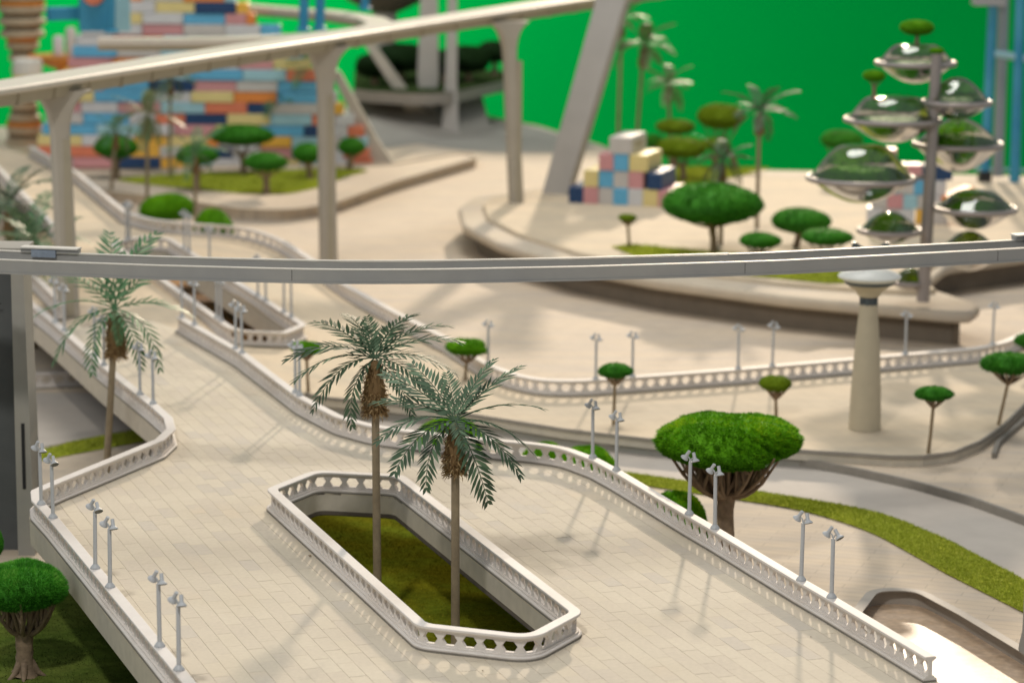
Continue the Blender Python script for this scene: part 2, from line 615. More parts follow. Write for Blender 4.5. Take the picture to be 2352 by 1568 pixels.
# rim of the pool
mb = MB()
mb.sweep(pond, [(-0.002, 0.0), (0.014, 0.0), (0.014, 0.0015), (-0.002, 0.0015)], True)
o = mb.build('pool_rim', 'pool_wall')
tag(o, kind='structure')


def sheet(name, pts, z, m, kind='structure', r=0.0, seg=6):
    P = [at(x, y, z) for x, y in pts]
    if r:
        P = fillet(P, r, True, seg)
    b = MB()
    b.poly(P)
    ob = b.build(name, m)
    tag(ob, kind=kind)
    return ob, P


# pavement between the grass strip and the pool keeps clear of the basin
walk_top = [(1300, 1093), (1450, 1112), (1680, 1147), (1837, 1171), (1995, 1219), (2175, 1320), (2344, 1405), (2470, 1465)]
road_low = [(2470, 1395), (2344, 1328), (2175, 1240), (2025, 1177), (1837, 1144), (1710, 1125), (1440, 1086), (1300, 1070)]
sheet('road', [(700, 940), (1000, 965), (1300, 1003), (1500, 1024), (1800, 1050), (2100, 1112), (2352, 1190), (2600, 1290),
               (2600, 1500)] + road_low[0:], ZG + 0.0012, 'road')


def grass_patch(name, poly_pts, z, blade_mat, base_mat, n, h=0.0035, label=None):
    b = MB()
    b.poly([Vector((p.x, p.y, z)) for p in poly_pts])
    ob = b.build(name, base_mat)
    tag(ob, kind='structure')
    xs = [p.x for p in poly_pts]
    ys = [p.y for p in poly_pts]
    pts = []
    while len(pts) < n:
        c = np.stack([RNG.uniform(min(xs), max(xs), n), RNG.uniform(min(ys), max(ys), n)], 1)
        ins = np.zeros(n, bool)
        j = len(poly_pts) - 1
        for i in range(len(poly_pts)):
            xi, yi, xj, yj = poly_pts[i].x, poly_pts[i].y, poly_pts[j].x, poly_pts[j].y
            if yi != yj:
                ins ^= ((yi > c[:, 1]) != (yj > c[:, 1])) & (c[:, 0] < (xj - xi) * (c[:, 1] - yi) / (yj - yi) + xi)
            j = i
        pts += list(c[ins])
    pts = np.array(pts[:n])
    ang = RNG.uniform(0, 2 * np.pi, n)
    hh = h * RNG.uniform(0.4, 1.2, n)
    w = h * 0.22
    lean = RNG.normal(0, 0.9, (n, 2)) * h * 0.8
    v = np.zeros((n, 3, 3))
    v[:, 0, :2] = pts + np.stack([np.cos(ang), np.sin(ang)], 1) * w
    v[:, 1, :2] = pts - np.stack([np.cos(ang), np.sin(ang)], 1) * w
    v[:, 2, :2] = pts + lean
    v[:, :2, 2] = z
    v[:, 2, 2] = z + hh
    t = np.clip(RNG.normal(0.42, 0.22, n), 0, 1)
    t[RNG.random(n) < 0.01] = 1.0
    tt = np.repeat(t, 3)
    tt[0::3] *= 0.8
    tt[1::3] *= 0.8
    me = np_mesh(name + '_blades', v.reshape(-1, 3), np.arange(n * 3).reshape(-1, 3), tt, blade_mat)
    g = link('grass', me)
    tag(g, label, 'grass', kind='stuff')
    return ob


strip = fillet([at(x, y, ZG) for x, y in walk_top], 0.8, False, 8) + fillet([at(x, y, ZG) for x, y in road_low], 0.8, False, 8)
grass_patch('grass_strip_base', strip, ZG + 0.002, 'grass', 'soil', 34000, 0.0034,
            'curved strip of yellow-green flock grass beside the pavement')

# lower terrace kerb at the right
kerb_px = [(1380, 1016), (1500, 1024), (1800, 1047), (1950, 1072), (2100, 1105), (2230, 1142), (2352, 1186), (2600, 1290)]
kp = fillet([at(x, y, ZG + 0.015) for x, y in kerb_px], 0.3)
terr = [at(x, y, ZG + 0.015) for x, y in kerb_px] + [at(2700, 800, ZG + 0.015), at(1900, 800, ZG + 0.015), at(1380, 900, ZG + 0.015)]
mb = MB()
mb.poly(terr)
mb.skirt([at(x, y, ZG + 0.015) for x, y in kerb_px], -0.0005, -0.016, False)
o = mb.build('pavement', 'ground')
tag(o, kind='structure')
mb = MB()
mb.sweep(kp, [(0.003, -0.015), (0.003, 0.0012), (-0.005, 0.0012), (-0.005, -0.015)])
o = mb.build('kerb', 'kerb')
tag(o, kind='structure')

# dark curved kerb end at the right edge
mb = MB()
hp = fillet([at(x, y, ZG + 0.0155) for x, y in [(2282, 1052), (2292, 1024), (2352, 972), (2440, 890)]], 0.03)
mb.sweep(hp, [(-0.004, 0), (0.004, 0), (0.004, 0.010), (-0.004, 0.010)])
o = mb.build('dark_track', 'rail_base')
tag(o, 'dark curved track end lying on the pavement at the right edge', 'track')

# ground under the left side: deep green turf, a lower walk and a flower bed
turf = [at(x, y, ZG) for x, y in [(-500, 1330), (60, 1290), (200, 1310), (700, 1500), (900, 1900), (-600, 1900)]]
grass_patch('turf_base', turf, ZG + 0.001, 'turf', 'soil_d', 40000, 0.0026, 'dark green turf under the left foreground deck')
bed = [at(x, y, ZG) for x, y in [(80, 1038), (170, 1014), (270, 996), (420, 970), (420, 1000), (300, 1020), (190, 1040), (80, 1062)]]
grass_patch('bed_base', bed, ZG + 0.0012, 'grass', 'soil', 5000, 0.004, 'low grass bed behind the left zigzag balustrade')
sheet('road_under', [(60, 900), (330, 905), (420, 940), (300, 985), (80, 1030)], ZG + 0.0012, 'road')

# ------------------------------------------------------------------ decks
RT = 0.032          # height of a balustrade cap above its deck
PITCH_H = 0.0262    # one hexagon opening


def resample(path, step, closed):
    P = [Vector(p) for p in path]
    if closed:
        P = P + [P[0]]
    cum = [0.0]
    for i in range(len(P) - 1):
        cum.append(cum[-1] + (P[i + 1] - P[i]).length)
    tot = cum[-1]

    def f(s):
        s = max(0.0, min(tot, s))
        lo, hi = 0, len(cum) - 1
        while hi - lo > 1:
            m = (lo + hi) // 2
            if cum[m] <= s:
                lo = m
            else:
                hi = m
        t = (s - cum[lo]) / max(1e-9, cum[lo + 1] - cum[lo])
        return P[lo].lerp(P[lo + 1], t)
    return f, tot


def balustrade(cap_pts, closed, r, label, group='white hexagon balustrades', flip_base=False):
    """cap_pts: centre line of the cap top (3D); the deck lies RT below"""
    path = fillet(cap_pts, r, closed, 8)
    c = Vector(path[len(path) // 2])
    base = Vector((c.x, c.y, c.z - RT))
    root = empty('balustrade', base, label, 'balustrade', group)
    loc = [p - base for p in path]
    # cap with a lip under it
    b = MB()
    b.sweep(loc, [(-0.0072, -0.0036), (0.0072, -0.0036), (0.0078, -0.0029), (0.0078, -0.0006), (0.0071, 0), (-0.0071, 0),
                  (-0.0078, -0.0006), (-0.0078, -0.0029)], closed)
    b.sweep(loc, [(-0.0046, -0.0058), (0.0046, -0.0058), (0.0056, -0.0037), (-0.0056, -0.0037)], closed)
    b.build('cap', 'rail', root, True, 30)
    # web with hexagon holes
    f, tot = resample(loc, 0, closed)
    n = max(1, round(tot / PITCH_H))
    pit = tot / n
    z0, z1 = -RT + 0.0076, -0.0059
    zc, hh, hw = (z0 + z1) / 2, 0.0070, 0.0102 * pit / PITCH_H
    hexa = [(-hw, zc), (-hw * 0.52, zc + hh), (hw * 0.52, zc + hh), (hw, zc), (hw * 0.52, zc - hh), (-hw * 0.52, zc - hh)]
    fl = hw * 0.52
    outer = [(-pit / 2, zc), (-fl, z1), (fl, z1), (pit / 2, zc), (fl, z0), (-fl, z0)]
    b = MB()
    T = 0.0027
    for k in range(n):
        s0 = (k + 0.5) * pit
        vs = []
        for side in (-T, T):
            for (ds, z) in outer2(hexa, outer, pit, z0, z1, zc, hh):
                s = s0 + ds
                p = f(s)
                q = f(s + 0.002) - f(s - 0.002)
                q = Vector((q.x, q.y))
                q.normalize()
                vs.append((p.x + q.y * side, p.y - q.x * side, p.z + z))
        # ring indices: 0-5 hexagon, 6-15 outer frame
        ring = [(0, 6, 7, 1), (1, 7, 8, 2), (2, 8, 9, 3), (3, 9, 10, 4), (4, 10, 11, 5), (5, 11, 6, 0)]
        N = 14
        fs = []
        tri = [(6, 12, 7), (9, 8, 13), ]
        quad = [(0, 6, 7, 1), (1, 7, 8, 2), (2, 8, 9, 3), (3, 9, 10, 4), (4, 10, 11, 5), (5, 11, 6, 0)]
        for q in quad:
            fs.append(q)
            fs.append(tuple(i + N for i in reversed(q)))
        # corners that close the frame to a rectangle
        cor = [(6, 12, 7), (9, 8, 13)]
        for a in cor:
            fs.append(a)
            fs.append(tuple(i + N for i in reversed(a)))
        # low corners share the same helper points mirrored
        for i in range(6):
            j = (i + 1) % 6
            fs.append((i, j, j + N, i + N))
        b.add(vs, fs)
    # bottom corners
    for k in range(n):
        s0 = (k + 0.5) * pit
        for sgn in (-1, 1):
            vs = []
            for side in (-T, T):
                for (ds, z) in ((sgn * pit / 2, zc), (sgn * pit / 2, z0), (sgn * fl, z0)):
                    p = f(s0 + ds)
                    q = f(s0 + ds + 0.002) - f(s0 + ds - 0.002)
                    q = Vector((q.x, q.y))
                    q.normalize()
                    vs.append((p.x + q.y * side, p.y - q.x * side, p.z + z))
            b.add(vs, [(0, 1, 2), (5, 4, 3)])
    if not closed:
        for s, d in ((0.0, 1), (tot, -1)):
            p = f(s)
            q = f(min(tot, s + 0.003)) - f(max(0, s - 0.003))
            q = Vector((q.x, q.y)).normalized()
            vs = [(p.x + q.y * T * a, p.y - q.x * T * a, p.z + z) for a, z in ((-1, z0), (1, z0), (1, z1), (-1, z1))]
            b.add(vs, [(0, 1, 2, 3)])
    b.build('hexagon_panel', 'rail', root)
    b = MB()
    b.sweep(loc, [(-0.0058, -RT + 0.0055), (0.0058, -RT + 0.0055), (0.0058, -RT + 0.0079), (-0.0058, -RT + 0.0079)], closed)
    b.sweep(loc, [(-0.0090, -RT + 0.0025), (0.0090, -RT + 0.0025), (0.0094, -RT + 0.0045), (0.0080, -RT + 0.0056), (-0.0080, -RT + 0.0056),
                  (-0.0094, -RT + 0.0045)], closed)
    b.build('plinth', 'rail', root, True, 30)
    b = MB()
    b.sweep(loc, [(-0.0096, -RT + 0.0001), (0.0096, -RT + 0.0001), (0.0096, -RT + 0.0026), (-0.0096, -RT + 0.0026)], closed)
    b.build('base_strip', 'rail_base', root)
    return root, path


def outer2(hexa, outer, pit, z0, z1, zc, hh):
    fl = outer[2][0]
    return hexa + [outer[0], outer[1], outer[2], outer[3], outer[4], outer[5], (-pit / 2, z1), (pit / 2, z1)]


# survey of the balustrade caps (photograph pixels)
A_px = [(-120, 540), (127, 740), (239, 838), (352, 928), (386, 958), (393, 984), (366, 1009), (236, 1062), (132, 1104), (82, 1126), (84, 1147),
        (122, 1188), (219, 1305), (367, 1484), (640, 1814)]
C_px = [(412, 727), (549, 804), (690, 910), (777, 955), (853, 976), (930, 987), (1120, 1008), (1225, 1017), (1295, 1027), (1368, 1054), (1418, 1081),
        (1583, 1180), (1643, 1214), (1840, 1332), (1912, 1373), (2138, 1507)]
A_cap = [at(x, y, RT) for x, y in A_px]
C_cap = [at(x, y, RT) for x, y in C_px]
P1_px = [(623, 1122), (727, 1081), (917, 1091), (1325, 1404), (1219, 1461), (970, 1433)]
P1_cap = [at(x, y, RT) for x, y in P1_px]
A_r = [0, 0.3, 0.3, 0.3, 0.03, 0.025, 0.03, 0.3, 0.3, 0.022, 0.022, 0.3, 0.3, 0.3, 0]
C_r = [0, 0.3, 0.12, 0.12, 0.12, 0.2, 0.4, 0.2, 0.12, 0.12, 0.3, 0.3, 0.3, 0.3, 0.3, 0]
rootA, pathA = balustrade(A_cap, False, A_r, 'zigzag white hexagon balustrade along the left foreground deck edge')
rootC, pathC = balustrade(C_cap, False, C_r, 'long white hexagon balustrade curving along the right foreground deck edge')
rootP, pathP = balustrade(P1_cap, True, 0.032, 'six-sided white hexagon balustrade ring around the foreground planter opening')

# foreground deck slab
zb = -0.0016
near_end = [at(2180, 1545, 0), at(2300, 1800, 0), at(640, 1850, 0)]
edgeA = offset(pathA, 0.0092)
edgeC = offset(pathC, -0.0092)
far_left = at(-150, 520, 0)
deck = [Vector((p.x, p.y, zb)) for p in pathC and offset(pathC, -0.0092)]
deck_loop = [Vector((p.x, p.y, zb)) for p in offset(pathC, -0.0098)] + \
            [Vector((1.0, 2.35, zb)), Vector((-0.35, 2.35, zb))] + \
            [Vector((p.x, p.y, zb)) for p in reversed(offset(pathA, 0.0098))]
hole = [Vector((p.x, p.y, zb)) for p in offset(pathP, 0.0096, True)]
# make sure the hole is the inner side
cen = sum((Vector(p) for p in pathP), Vector()) / len(pathP)
if (hole[0] - cen).length > (Vector(pathP[0]) - cen).length:
    hole = [Vector((p.x, p.y, zb)) for p in offset(pathP, -0.0096, True)]
# deck edges must lie outside the caps: C runs away->near with the deck on its right, A with the deck on its left
mb = MB()
mb.poly(deck_loop, [hole])
deck_ob = mb.build('deck', 'joint')
tag(deck_ob, kind='structure')
mb = MB()
mb.skirt(deck_loop, -0.0002, -0.034)
low = [Vector((p.x, p.y, p.z)) for p in deck_loop]
mb.skirt(hole, -0.0002, -0.026, flip=True)
fo = mb.build('fascia', 'fascia', deck_ob)
mb = MB()
mb.skirt([Vector((p.x, p.y, p.z)) for p in offset(hole, 0.0, True)], -0.026, -0.032, flip=True)
mb.poly([Vector((p.x, p.y, zb - 0.033)) for p in deck_loop], [[Vector((p.x, p.y, zb - 0.033)) for p in hole]])
mb.build('underside', 'under', deck_ob)

# pavers
ax = (P1_cap[5] - P1_cap[0])
U_ = Vector((ax.x, ax.y)).normalized()
V_ = Vector((-U_.y, U_.x))
if V_.x < 0:
    V_ = -V_
deck_in = [Vector(p) for p in deck_loop]
LP, WP, GAP = 0.056, 0.0222, 0.00042
tiles = []


def clip_half(poly, a, n):
    out = []
    for i in range(len(poly)):
        p, q = poly[i], poly[(i + 1) % len(poly)]
        dp, dq = (p - a).dot(n), (q - a).dot(n)
        if dp >= 0:
            out.append(p)
        if (dp > 0) != (dq > 0) and abs(dp - dq) > 1e-12:
            out.append(p.lerp(q, dp / (dp - dq)))
    return out


def edges_of(loop, inward):
    E = []
    n = len(loop)
    for i in range(n):
        a, b = loop[i].to_2d(), loop[(i + 1) % n].to_2d()
        d = b - a
        if d.length < 1e-6:
            continue
        nn = Vector((-d.y, d.x)).normalized()
        m = (a + b) / 2 + nn * 0.002
        isin = inside(m, deck_in) and not inside(m, hole)
        if not isin:
            nn = -nn
        E.append((a, b, nn))
    return E


EDG = edges_of(deck_in, 1) + edges_of(hole, 1)
org = Vector((0.0, 3.4))
rows = range(-75, 75)
for r in rows:
    sh = (0.0, 0.37, 0.72, 0.18, 0.55)[r % 5] * LP + random.uniform(-0.004, 0.004)
    for k in range(-40, 52):
        c = org + V_ * (r * WP) + U_ * (k * LP + sh)
        if c.y < 2.75 or c.y > 7.6:
            continue
        if abs(c.x) > 0.20 * c.y + 0.06:
            continue
        cs = [c + U_ * (sx * (LP - GAP) / 2) + V_ * (sy * (WP - GAP) / 2) for sx, sy in ((-1, -1), (1, -1), (1, 1), (-1, 1))]
        ok = [inside(q, deck_in) and not inside(q, hole) for q in cs]
        if not any(ok):
            continue
        if not all(ok):
            for a, b, nn in EDG:
                # only edges that really cross this paver
                m = (a + b) / 2
                if (m - c).length > LP + (b - a).length / 2:
                    continue
                t0 = 0.0
                d = b - a
                hit = False
                for i in range(len(cs)):
                    p, q = cs[i], cs[(i + 1) % len(cs)]
                    den = d.x * (q - p).y - d.y * (q - p).x
                    if abs(den) < 1e-12:
                        continue
                    t = ((p - a).x * (q - p).y - (p - a).y * (q - p).x) / den
                    s = ((p - a).x * d.y - (p - a).y * d.x) / den
                    if 0 <= t <= 1 and 0 <= s <= 1:
                        hit = True
                        break
                if hit and len(cs) >= 3:
                    c2 = clip_half(cs, a, nn)
                    if len(c2) >= 3:
                        cs = c2 if len(c2) >= 3 else cs
                    cs = cs[:]
                if len(cs) > 8:
                    break
        tiles.append((c.y, cs))
tiles.sort(key=lambda t: t[0])


def tile_geo(b, cs, mi, o=Vector((0, 0))):
    # orientation
    ar = sum((cs[i].x * cs[(i + 1) % len(cs)].y - cs[(i + 1) % len(cs)].x * cs[i].y) for i in range(len(cs)))
    if ar < 0:
        cs = cs[::-1]
    n = len(cs)
    dz = random.uniform(-0.00012, 0.00012)
    tx, ty = random.uniform(-0.004, 0.004), random.uniform(-0.002, 0.002)
    c = sum(cs, Vector((0, 0))) / n
    top = [(p.x - o.x, p.y - o.y, dz + (p.x - c.x) * tx + (p.y - c.y) * ty) for p in cs]
    bot = [(p.x - o.x, p.y - o.y, zb - 0.0001) for p in cs]
    b.add(top + bot, [tuple(range(n))] + [(i, n + i, n + (i + 1) % n, (i + 1) % n) for i in range(n)], mi)


TM = ['tileA', 'tileB', 'tileC', 'tileD']


def pick():
    x = random.random()
    return 0 if x < 0.36 else 1 if x < 0.70 else 3 if x < 0.86 else 2


rest = MB()
cnt = 0
for y, cs in tiles:
    c = sum(cs, Vector((0, 0))) / len(cs)
    mi = pick()
    # visible in the frame?
    q = Vector((c.x, c.y, 0)) - C0
    py = CY - F * q.dot(UP) / q.dot(FWD)
    px = CX + F * q.dot(RIGHT) / q.dot(FWD)
    if cnt < 300 and -40 < px < 2392 and py < 1600:
        b = MB()
        tile_geo(b, cs, 0, c)
        ob = link('paver', b.mesh('paver', TM[mi]), deck_ob, (c.x, c.y, 0))
        cnt += 1
    else:
        tile_geo(rest, cs, mi)
ob = rest.build('paver_field', TM, deck_ob)
tag(ob, kind='stuff')

# planter soil
pl = [at(x, y, ZG) for x, y in [(430, 1090), (780, 1030), (1120, 1120), (1500, 1650), (1400, 1850), (1000, 1850)]]
grass_patch('planter_base', pl, ZG + 0.002, 'grass_o', 'soil_o', 70000, 0.0018, 'olive flock ground cover down inside the foreground planter')
# ------------------------------------------------------------------ plaza deck behind
D_px = [(70, 336), (176, 395), (288, 487), (352, 504), (422, 511), (570, 522), (643, 549), (711, 592), (790, 652), (920, 722), (1030, 778),
        (1120, 836), (1185, 860), (1250, 872), (1330, 873), (1500, 861), (1700, 846), (2100, 811), (2250, 798), (2310, 783), (2356, 762), (2440, 722)]
D_cap = [atp(x, y, RT) for x, y in D_px]
D_r = [0] + [0.2] * (len(D_px) - 2) + [0]
rootD, pathD = balustrade(D_cap, False, D_r, 'long white hexagon balustrade along the far edge of the rear plaza')
P2_px = [(258, 559), (316, 544), (388, 547), (697, 745), (652, 763), (538, 758)]
P2_cap = [atp(x, y, RT) for x, y in P2_px]
rootP2, pathP2 = balustrade(P2_cap, True, 0.035, 'blurred six-sided white balustrade ring around the rear planter opening')
E_px = [(-60, 330), (0, 388), (150, 545), (168, 556), (140, 566), (0, 598), (-90, 622)]
E_cap = [at(x, y, RT) for x, y in E_px]
rootE, pathE = balustrade(E_cap, False, [0, .3, .03, .03, .03, .3, 0], 'blurred white zigzag balustrade along the far left walkway')
E2_cap = [at(x, y, RT) for x, y in [(-20, 570), (88, 640), (132, 684), (140, 700)]]
balustrade(E2_cap, False, [0, .1, .05, 0], 'short white balustrade length just behind the left grey pier')
F_cap = [at(x, y, ZG + RT) for x, y in [(60, 858), (170, 853), (300, 846)]]
balustrade(F_cap, False, 0.1, 'low white balustrade on the street below the left deck')

edge_px = [(700, 902), (760, 912), (880, 922), (1000, 936), (1150, 960), (1300, 984), (1500, 1007), (1700, 1022), (1830, 1031), (2050, 1046), (2120, 1046),
           (2190, 1036), (2250, 1012), (2300, 978), (2352, 928), (2440, 850)]
near_edge = [atp(x, y) for x, y in edge_px]
cj = [p - Vector((0, 0, RT)) for p in C_cap[:3]]
loop = [p + Vector((0, 0, -RT)) for p in offset(pathD, -0.0098)]
loop = [Vector((p.x, p.y, plaza_z(p.x) - 0.0004)) for p in loop]
nn_ = [Vector((p.x, p.y, plaza_z(p.x) - 0.0004)) for p in reversed(near_edge)]
cc = [Vector((p.x + 0.004, p.y + 0.004, plaza_z(p.x) - 0.0020)) for p in (C_cap[2], C_cap[1], C_cap[0])]
leftb = [at(330, 735, -0.0020), at(140, 760, -0.0020), at(40, 690, -0.0020), at(-60, 640, -0.002), at(0, 600, -0.0004), at(160, 560, -0.0004), at(-60, 325, -0.0004)]
ploop = loop + nn_ + cc + leftb
# densify so that the ramp bends smoothly
dense = []
for i in range(len(ploop)):
    a, b_ = ploop[i], ploop[(i + 1) % len(ploop)]
    k = max(1, int((b_ - a).length / 0.12))
    for j in range(k):
        p = a.lerp(b_, j / k)
        dense.append(p)
hole2 = [Vector((p.x, p.y, plaza_z(p.x) - 0.0004)) for p in offset(pathP2, 0.0096, True)]
c2 = sum(pathP2, Vector()) / len(pathP2)
if (hole2[0] - c2).to_2d().length > (Vector(pathP2[0]) - c2).to_2d().length:
    hole2 = [Vector((p.x, p.y, plaza_z(p.x) - 0.0004)) for p in offset(pathP2, -0.0096, True)]
from mathutils.geometry import delaunay_2d_cdt
vv = [p.to_2d() for p in dense] + [p.to_2d() for p in hole2]
n0, n1 = len(dense), len(hole2)
gx0, gx1 = min(p.x for p in dense), max(p.x for p in dense)
gy0, gy1 = min(p.y for p in dense), max(p.y for p in dense)
gy = gy0
while gy < gy1:
    gx = gx0
    while gx < gx1:
        q = Vector((gx + 0.013, gy + 0.017))
        if inside(q, dense) and not inside(q, hole2):
            vv.append(q)
        gx += 0.06
    gy += 0.06
ed = [(i, (i + 1) % n0) for i in range(n0)] + [(n0 + i, n0 + (i + 1) % n1) for i in range(n1)]
rv, re_, rf, *_r = delaunay_2d_cdt(vv, ed, [], 0, 1e-6)
fz = []
for t in rf:
    c = sum((rv[i] for i in t), Vector((0, 0))) / len(t)
    if inside(c, dense) and not inside(c, hole2):
        fz.append(tuple(t))
mb = MB()
mb.add([(q.x, q.y, plaza_z(q.x) - (0.0020 if (q.y < 5.75 and q.x < -0.62) else 0.0004)) for q in rv], fz)
o = mb.build('plaza', 'plaza', smooth=True, auto=60)
tag(o, kind='structure')
plaza_ob = o
mb = MB()
mb.skirt(dense, -0.0003, -0.020)
mb.skirt(hole2, -0.0003, -0.045, flip=True)
mb.build('fascia', 'fascia', plaza_ob)
mb = MB()
mb.add([(q.x, q.y, plaza_z(q.x) - 0.019) for q in rv], [t[::-1] for t in fz])
mb.build('underside', 'under', plaza_ob)
mb = MB()
wl_ = list(reversed(nn_))
wi_ = offset(wl_, -0.006)
if not inside(wi_[8], dense):
    wi_ = offset(wl_, 0.006)
mb.skirt(wi_, -0.018, -0.135, False)
mb.build('retaining_wall', 'pier', plaza_ob)
mb = MB()
mb.sweep(list(reversed(nn_)), [(-0.0015, -0.006), (0.0030, -0.006), (0.0030, 0.0010), (-0.0015, 0.0010)])
mb.build('edge_strip', 'kerb', plaza_ob)
mb = MB()
mb.poly([Vector((p.x, p.y, ZG + 0.004)) for p in [at(x, y, ZG) for x, y in [(240, 590), (450, 560), (760, 800), (520, 830)]]])
o = mb.build('planter_pit', 'orange_soil')
tag(o, kind='structure')


# ------------------------------------------------------------------ street lamps
def lamp_meshes():
    b = MB()
    b.lathe([(0.0068, 0.0), (0.0068, 0.0009), (0.0058, 0.0026), (0.0040, 0.0048), (0.0029, 0.0062)], 20)
    base = b.mesh('lamp_base', 'lamp', True, 40)
    b = MB()
    b.lathe([(0.0028, 0.006), (0.0026, 0.0765), (0.0021, 0.0778), (0.0, 0.0779)], 14)
    pole = b.mesh('lamp_pole', 'lamp', True, 40)
    return base, pole


def head_mesh(d):
    ax_ = Vector(d).normalized()
    b = MB()
    # stem and bell along the axis, mouth at the far end
    b.lathe([(0.0, -0.0098), (0.0024, -0.0098), (0.0026, -0.0093), (0.0026, -0.0010), (0.0034, 0.0006), (0.0052, 0.0022), (0.0063, 0.0038),
             (0.0066, 0.0050), (0.0061, 0.0053)], 20, (0, 0, 0), ax_)
    sh = b.mesh('lamp_head', 'lamp', True, 45)
    b = MB()
    b.lathe([(0.0061, 0.0053), (0.0050, 0.0036), (0.0030, 0.0024), (0.0, 0.0022)], 20, (0, 0, 0), ax_)
    ins = b.mesh('lamp_mouth', 'lamp_in', True, 60)
    return sh, ins


LB, LPOLE = lamp_meshes()
b = MB()
b.tube([(0, 0, 0.0765), (0.0012, -0.0010, 0.0815), (0.0035, -0.0030, 0.0840)], 0.0010, 8)
b.tube([(0, 0, 0.0765), (-0.0012, 0.0010, 0.0825), (-0.0040, 0.0022, 0.0860)], 0.0010, 8)
LARM = b.mesh('lamp_arm', 'lamp', True, 50)
H1 = head_mesh((0.14, -0.34, -0.92))
H2 = head_mesh((-0.46, 0.30, -0.82))
H1b = head_mesh((0.34, -0.55, -0.76))


def street_lamp(pos, label, group, rz=0.0, s=1.0):
    root = empty('street_lamp', pos, label, 'street lamp', group, rz)
    root.scale = (s, s, s)
    link('base', LB, root)
    link('pole', LPOLE, root)
    link('arm', LARM, root)
    hh = H1 if random.random() < 0.7 else H1b
    for (sh, ins), p in ((hh, (0.0052, -0.0044, 0.0826)), (H2, (-0.0058, 0.0030, 0.0856))):
        h = link('lamp_head', sh, root, p, None, (0.93, 0.93, 0.93))
        link('lamp_mouth', ins, h)
    root.rotation_euler = (random.uniform(-0.015, 0.015), random.uniform(-0.012, 0.012), rz)
    return root


ORD = ['first', 'second', 'third', 'fourth', 'fifth', 'sixth', 'seventh', 'eighth', 'ninth', 'tenth', 'eleventh', 'twelfth']
A_l = [(411, 1537), (367, 1483), (253, 1347), (219, 1304), (122, 1188), (95, 1157), (352, 926), (322, 905), (239, 838), (218, 817), (148, 759), (127, 740)]
for i, (x, y) in enumerate(A_l):
    street_lamp(at(x, y, RT + 0.0002), ORD[i] + ' grey twin-headed lamp from the near end of the left foreground balustrade',
                'lamps on the left foreground balustrade', random.uniform(-0.12, 0.12))
C_l = [(1912, 1371), (1840, 1331), (1643, 1213), (1583, 1180), (1418, 1079), (1363, 1048), (690, 905), (658, 883), (565, 819), (532, 797), (452, 745), (426, 728)]
for i, (x, y) in enumerate(C_l):
    # stand exactly on the cap
    p = at(x, y, RT)
    best = min(range(len(pathC) - 1), key=lambda k: ((pathC[k] + pathC[k + 1]) / 2 - p).length)
    a, c = pathC[best], pathC[best + 1]
    t = max(0, min(1, (p - a).dot(c - a) / (c - a).length_squared))
    q = a.lerp(c, t)
    p = p.lerp(q, 0.7)
    street_lamp(p + Vector((0, 0, 0.0002)), ORD[i] + ' grey twin-headed lamp from the near end of the right foreground balustrade',
                'lamps on the right foreground balustrade', random.uniform(-0.15, 0.15) + 0.1)


def near_on(path, p):
    best, bp = 1e9, p
    for k in range(len(path) - 1):
        a, c = path[k], path[k + 1]
        L2 = (c - a).length_squared
        if L2 < 1e-12:
            continue
        t = max(0, min(1, (p - a).dot(c - a) / L2))
        q = a.lerp(c, t)
        if (q - p).length < best:
            best, bp = (q - p).length, q
    return bp


D_l = [(1122, 836), (1372, 872), (1452, 864), (1697, 847), (1772, 839), (2080, 813), (2282, 791)]
for i, (x, y) in enumerate(D_l):
    p = near_on(pathD, atp(x, y, RT))
    street_lamp(p + Vector((0, 0, 0.0002)), ORD[i] + ' pale lamp from the left on the far plaza balustrade',
                'lamps on the far plaza balustrade', 0.5 + random.uniform(-.2, .2))
P_l = [(498, 724), (512, 733), (287, 548), (298, 551), (429, 571), (418, 565), (470, 598), (587, 672), (601, 684), (651, 714), (670, 726)]
PW = ['left lamp of the pair on the near left side of the rear planter ring', 'right lamp of the pair on the near left side of the rear planter ring',
      'left lamp of the pair at the far end of the rear planter ring', 'right lamp of the pair at the far end of the rear planter ring',
      'taller blurred lamp on the right side of the rear planter ring', 'lamp just left of another on the rear planter ring right side',
      'single blurred lamp midway along the rear planter ring', 'left of two lamps just below the beam on the rear planter ring',
      'right of two lamps just below the beam on the rear planter ring', 'left of the last two lamps on the rear planter ring',
      'rightmost lamp on the rear planter ring']
for (x, y), w in zip(P_l, PW):
    p = near_on(list(pathP2) + [pathP2[0]], atp(x, y, RT))
    street_lamp(p + Vector((0, 0, 0.0002)), w, 'lamps on the rear planter ring', random.uniform(-.2, .2))


# ------------------------------------------------------------------ mushroom trees
PROF = [(0.0, 1.0), (0.30, 0.985), (0.55, 0.93), (0.75, 0.82), (0.90, 0.64), (0.985, 0.42), (1.0, 0.26), (0.96, 0.10), (0.86, -0.04),
        (0.70, -0.16), (0.48, -0.24), (0.22, -0.28), (0.0, -0.29)]


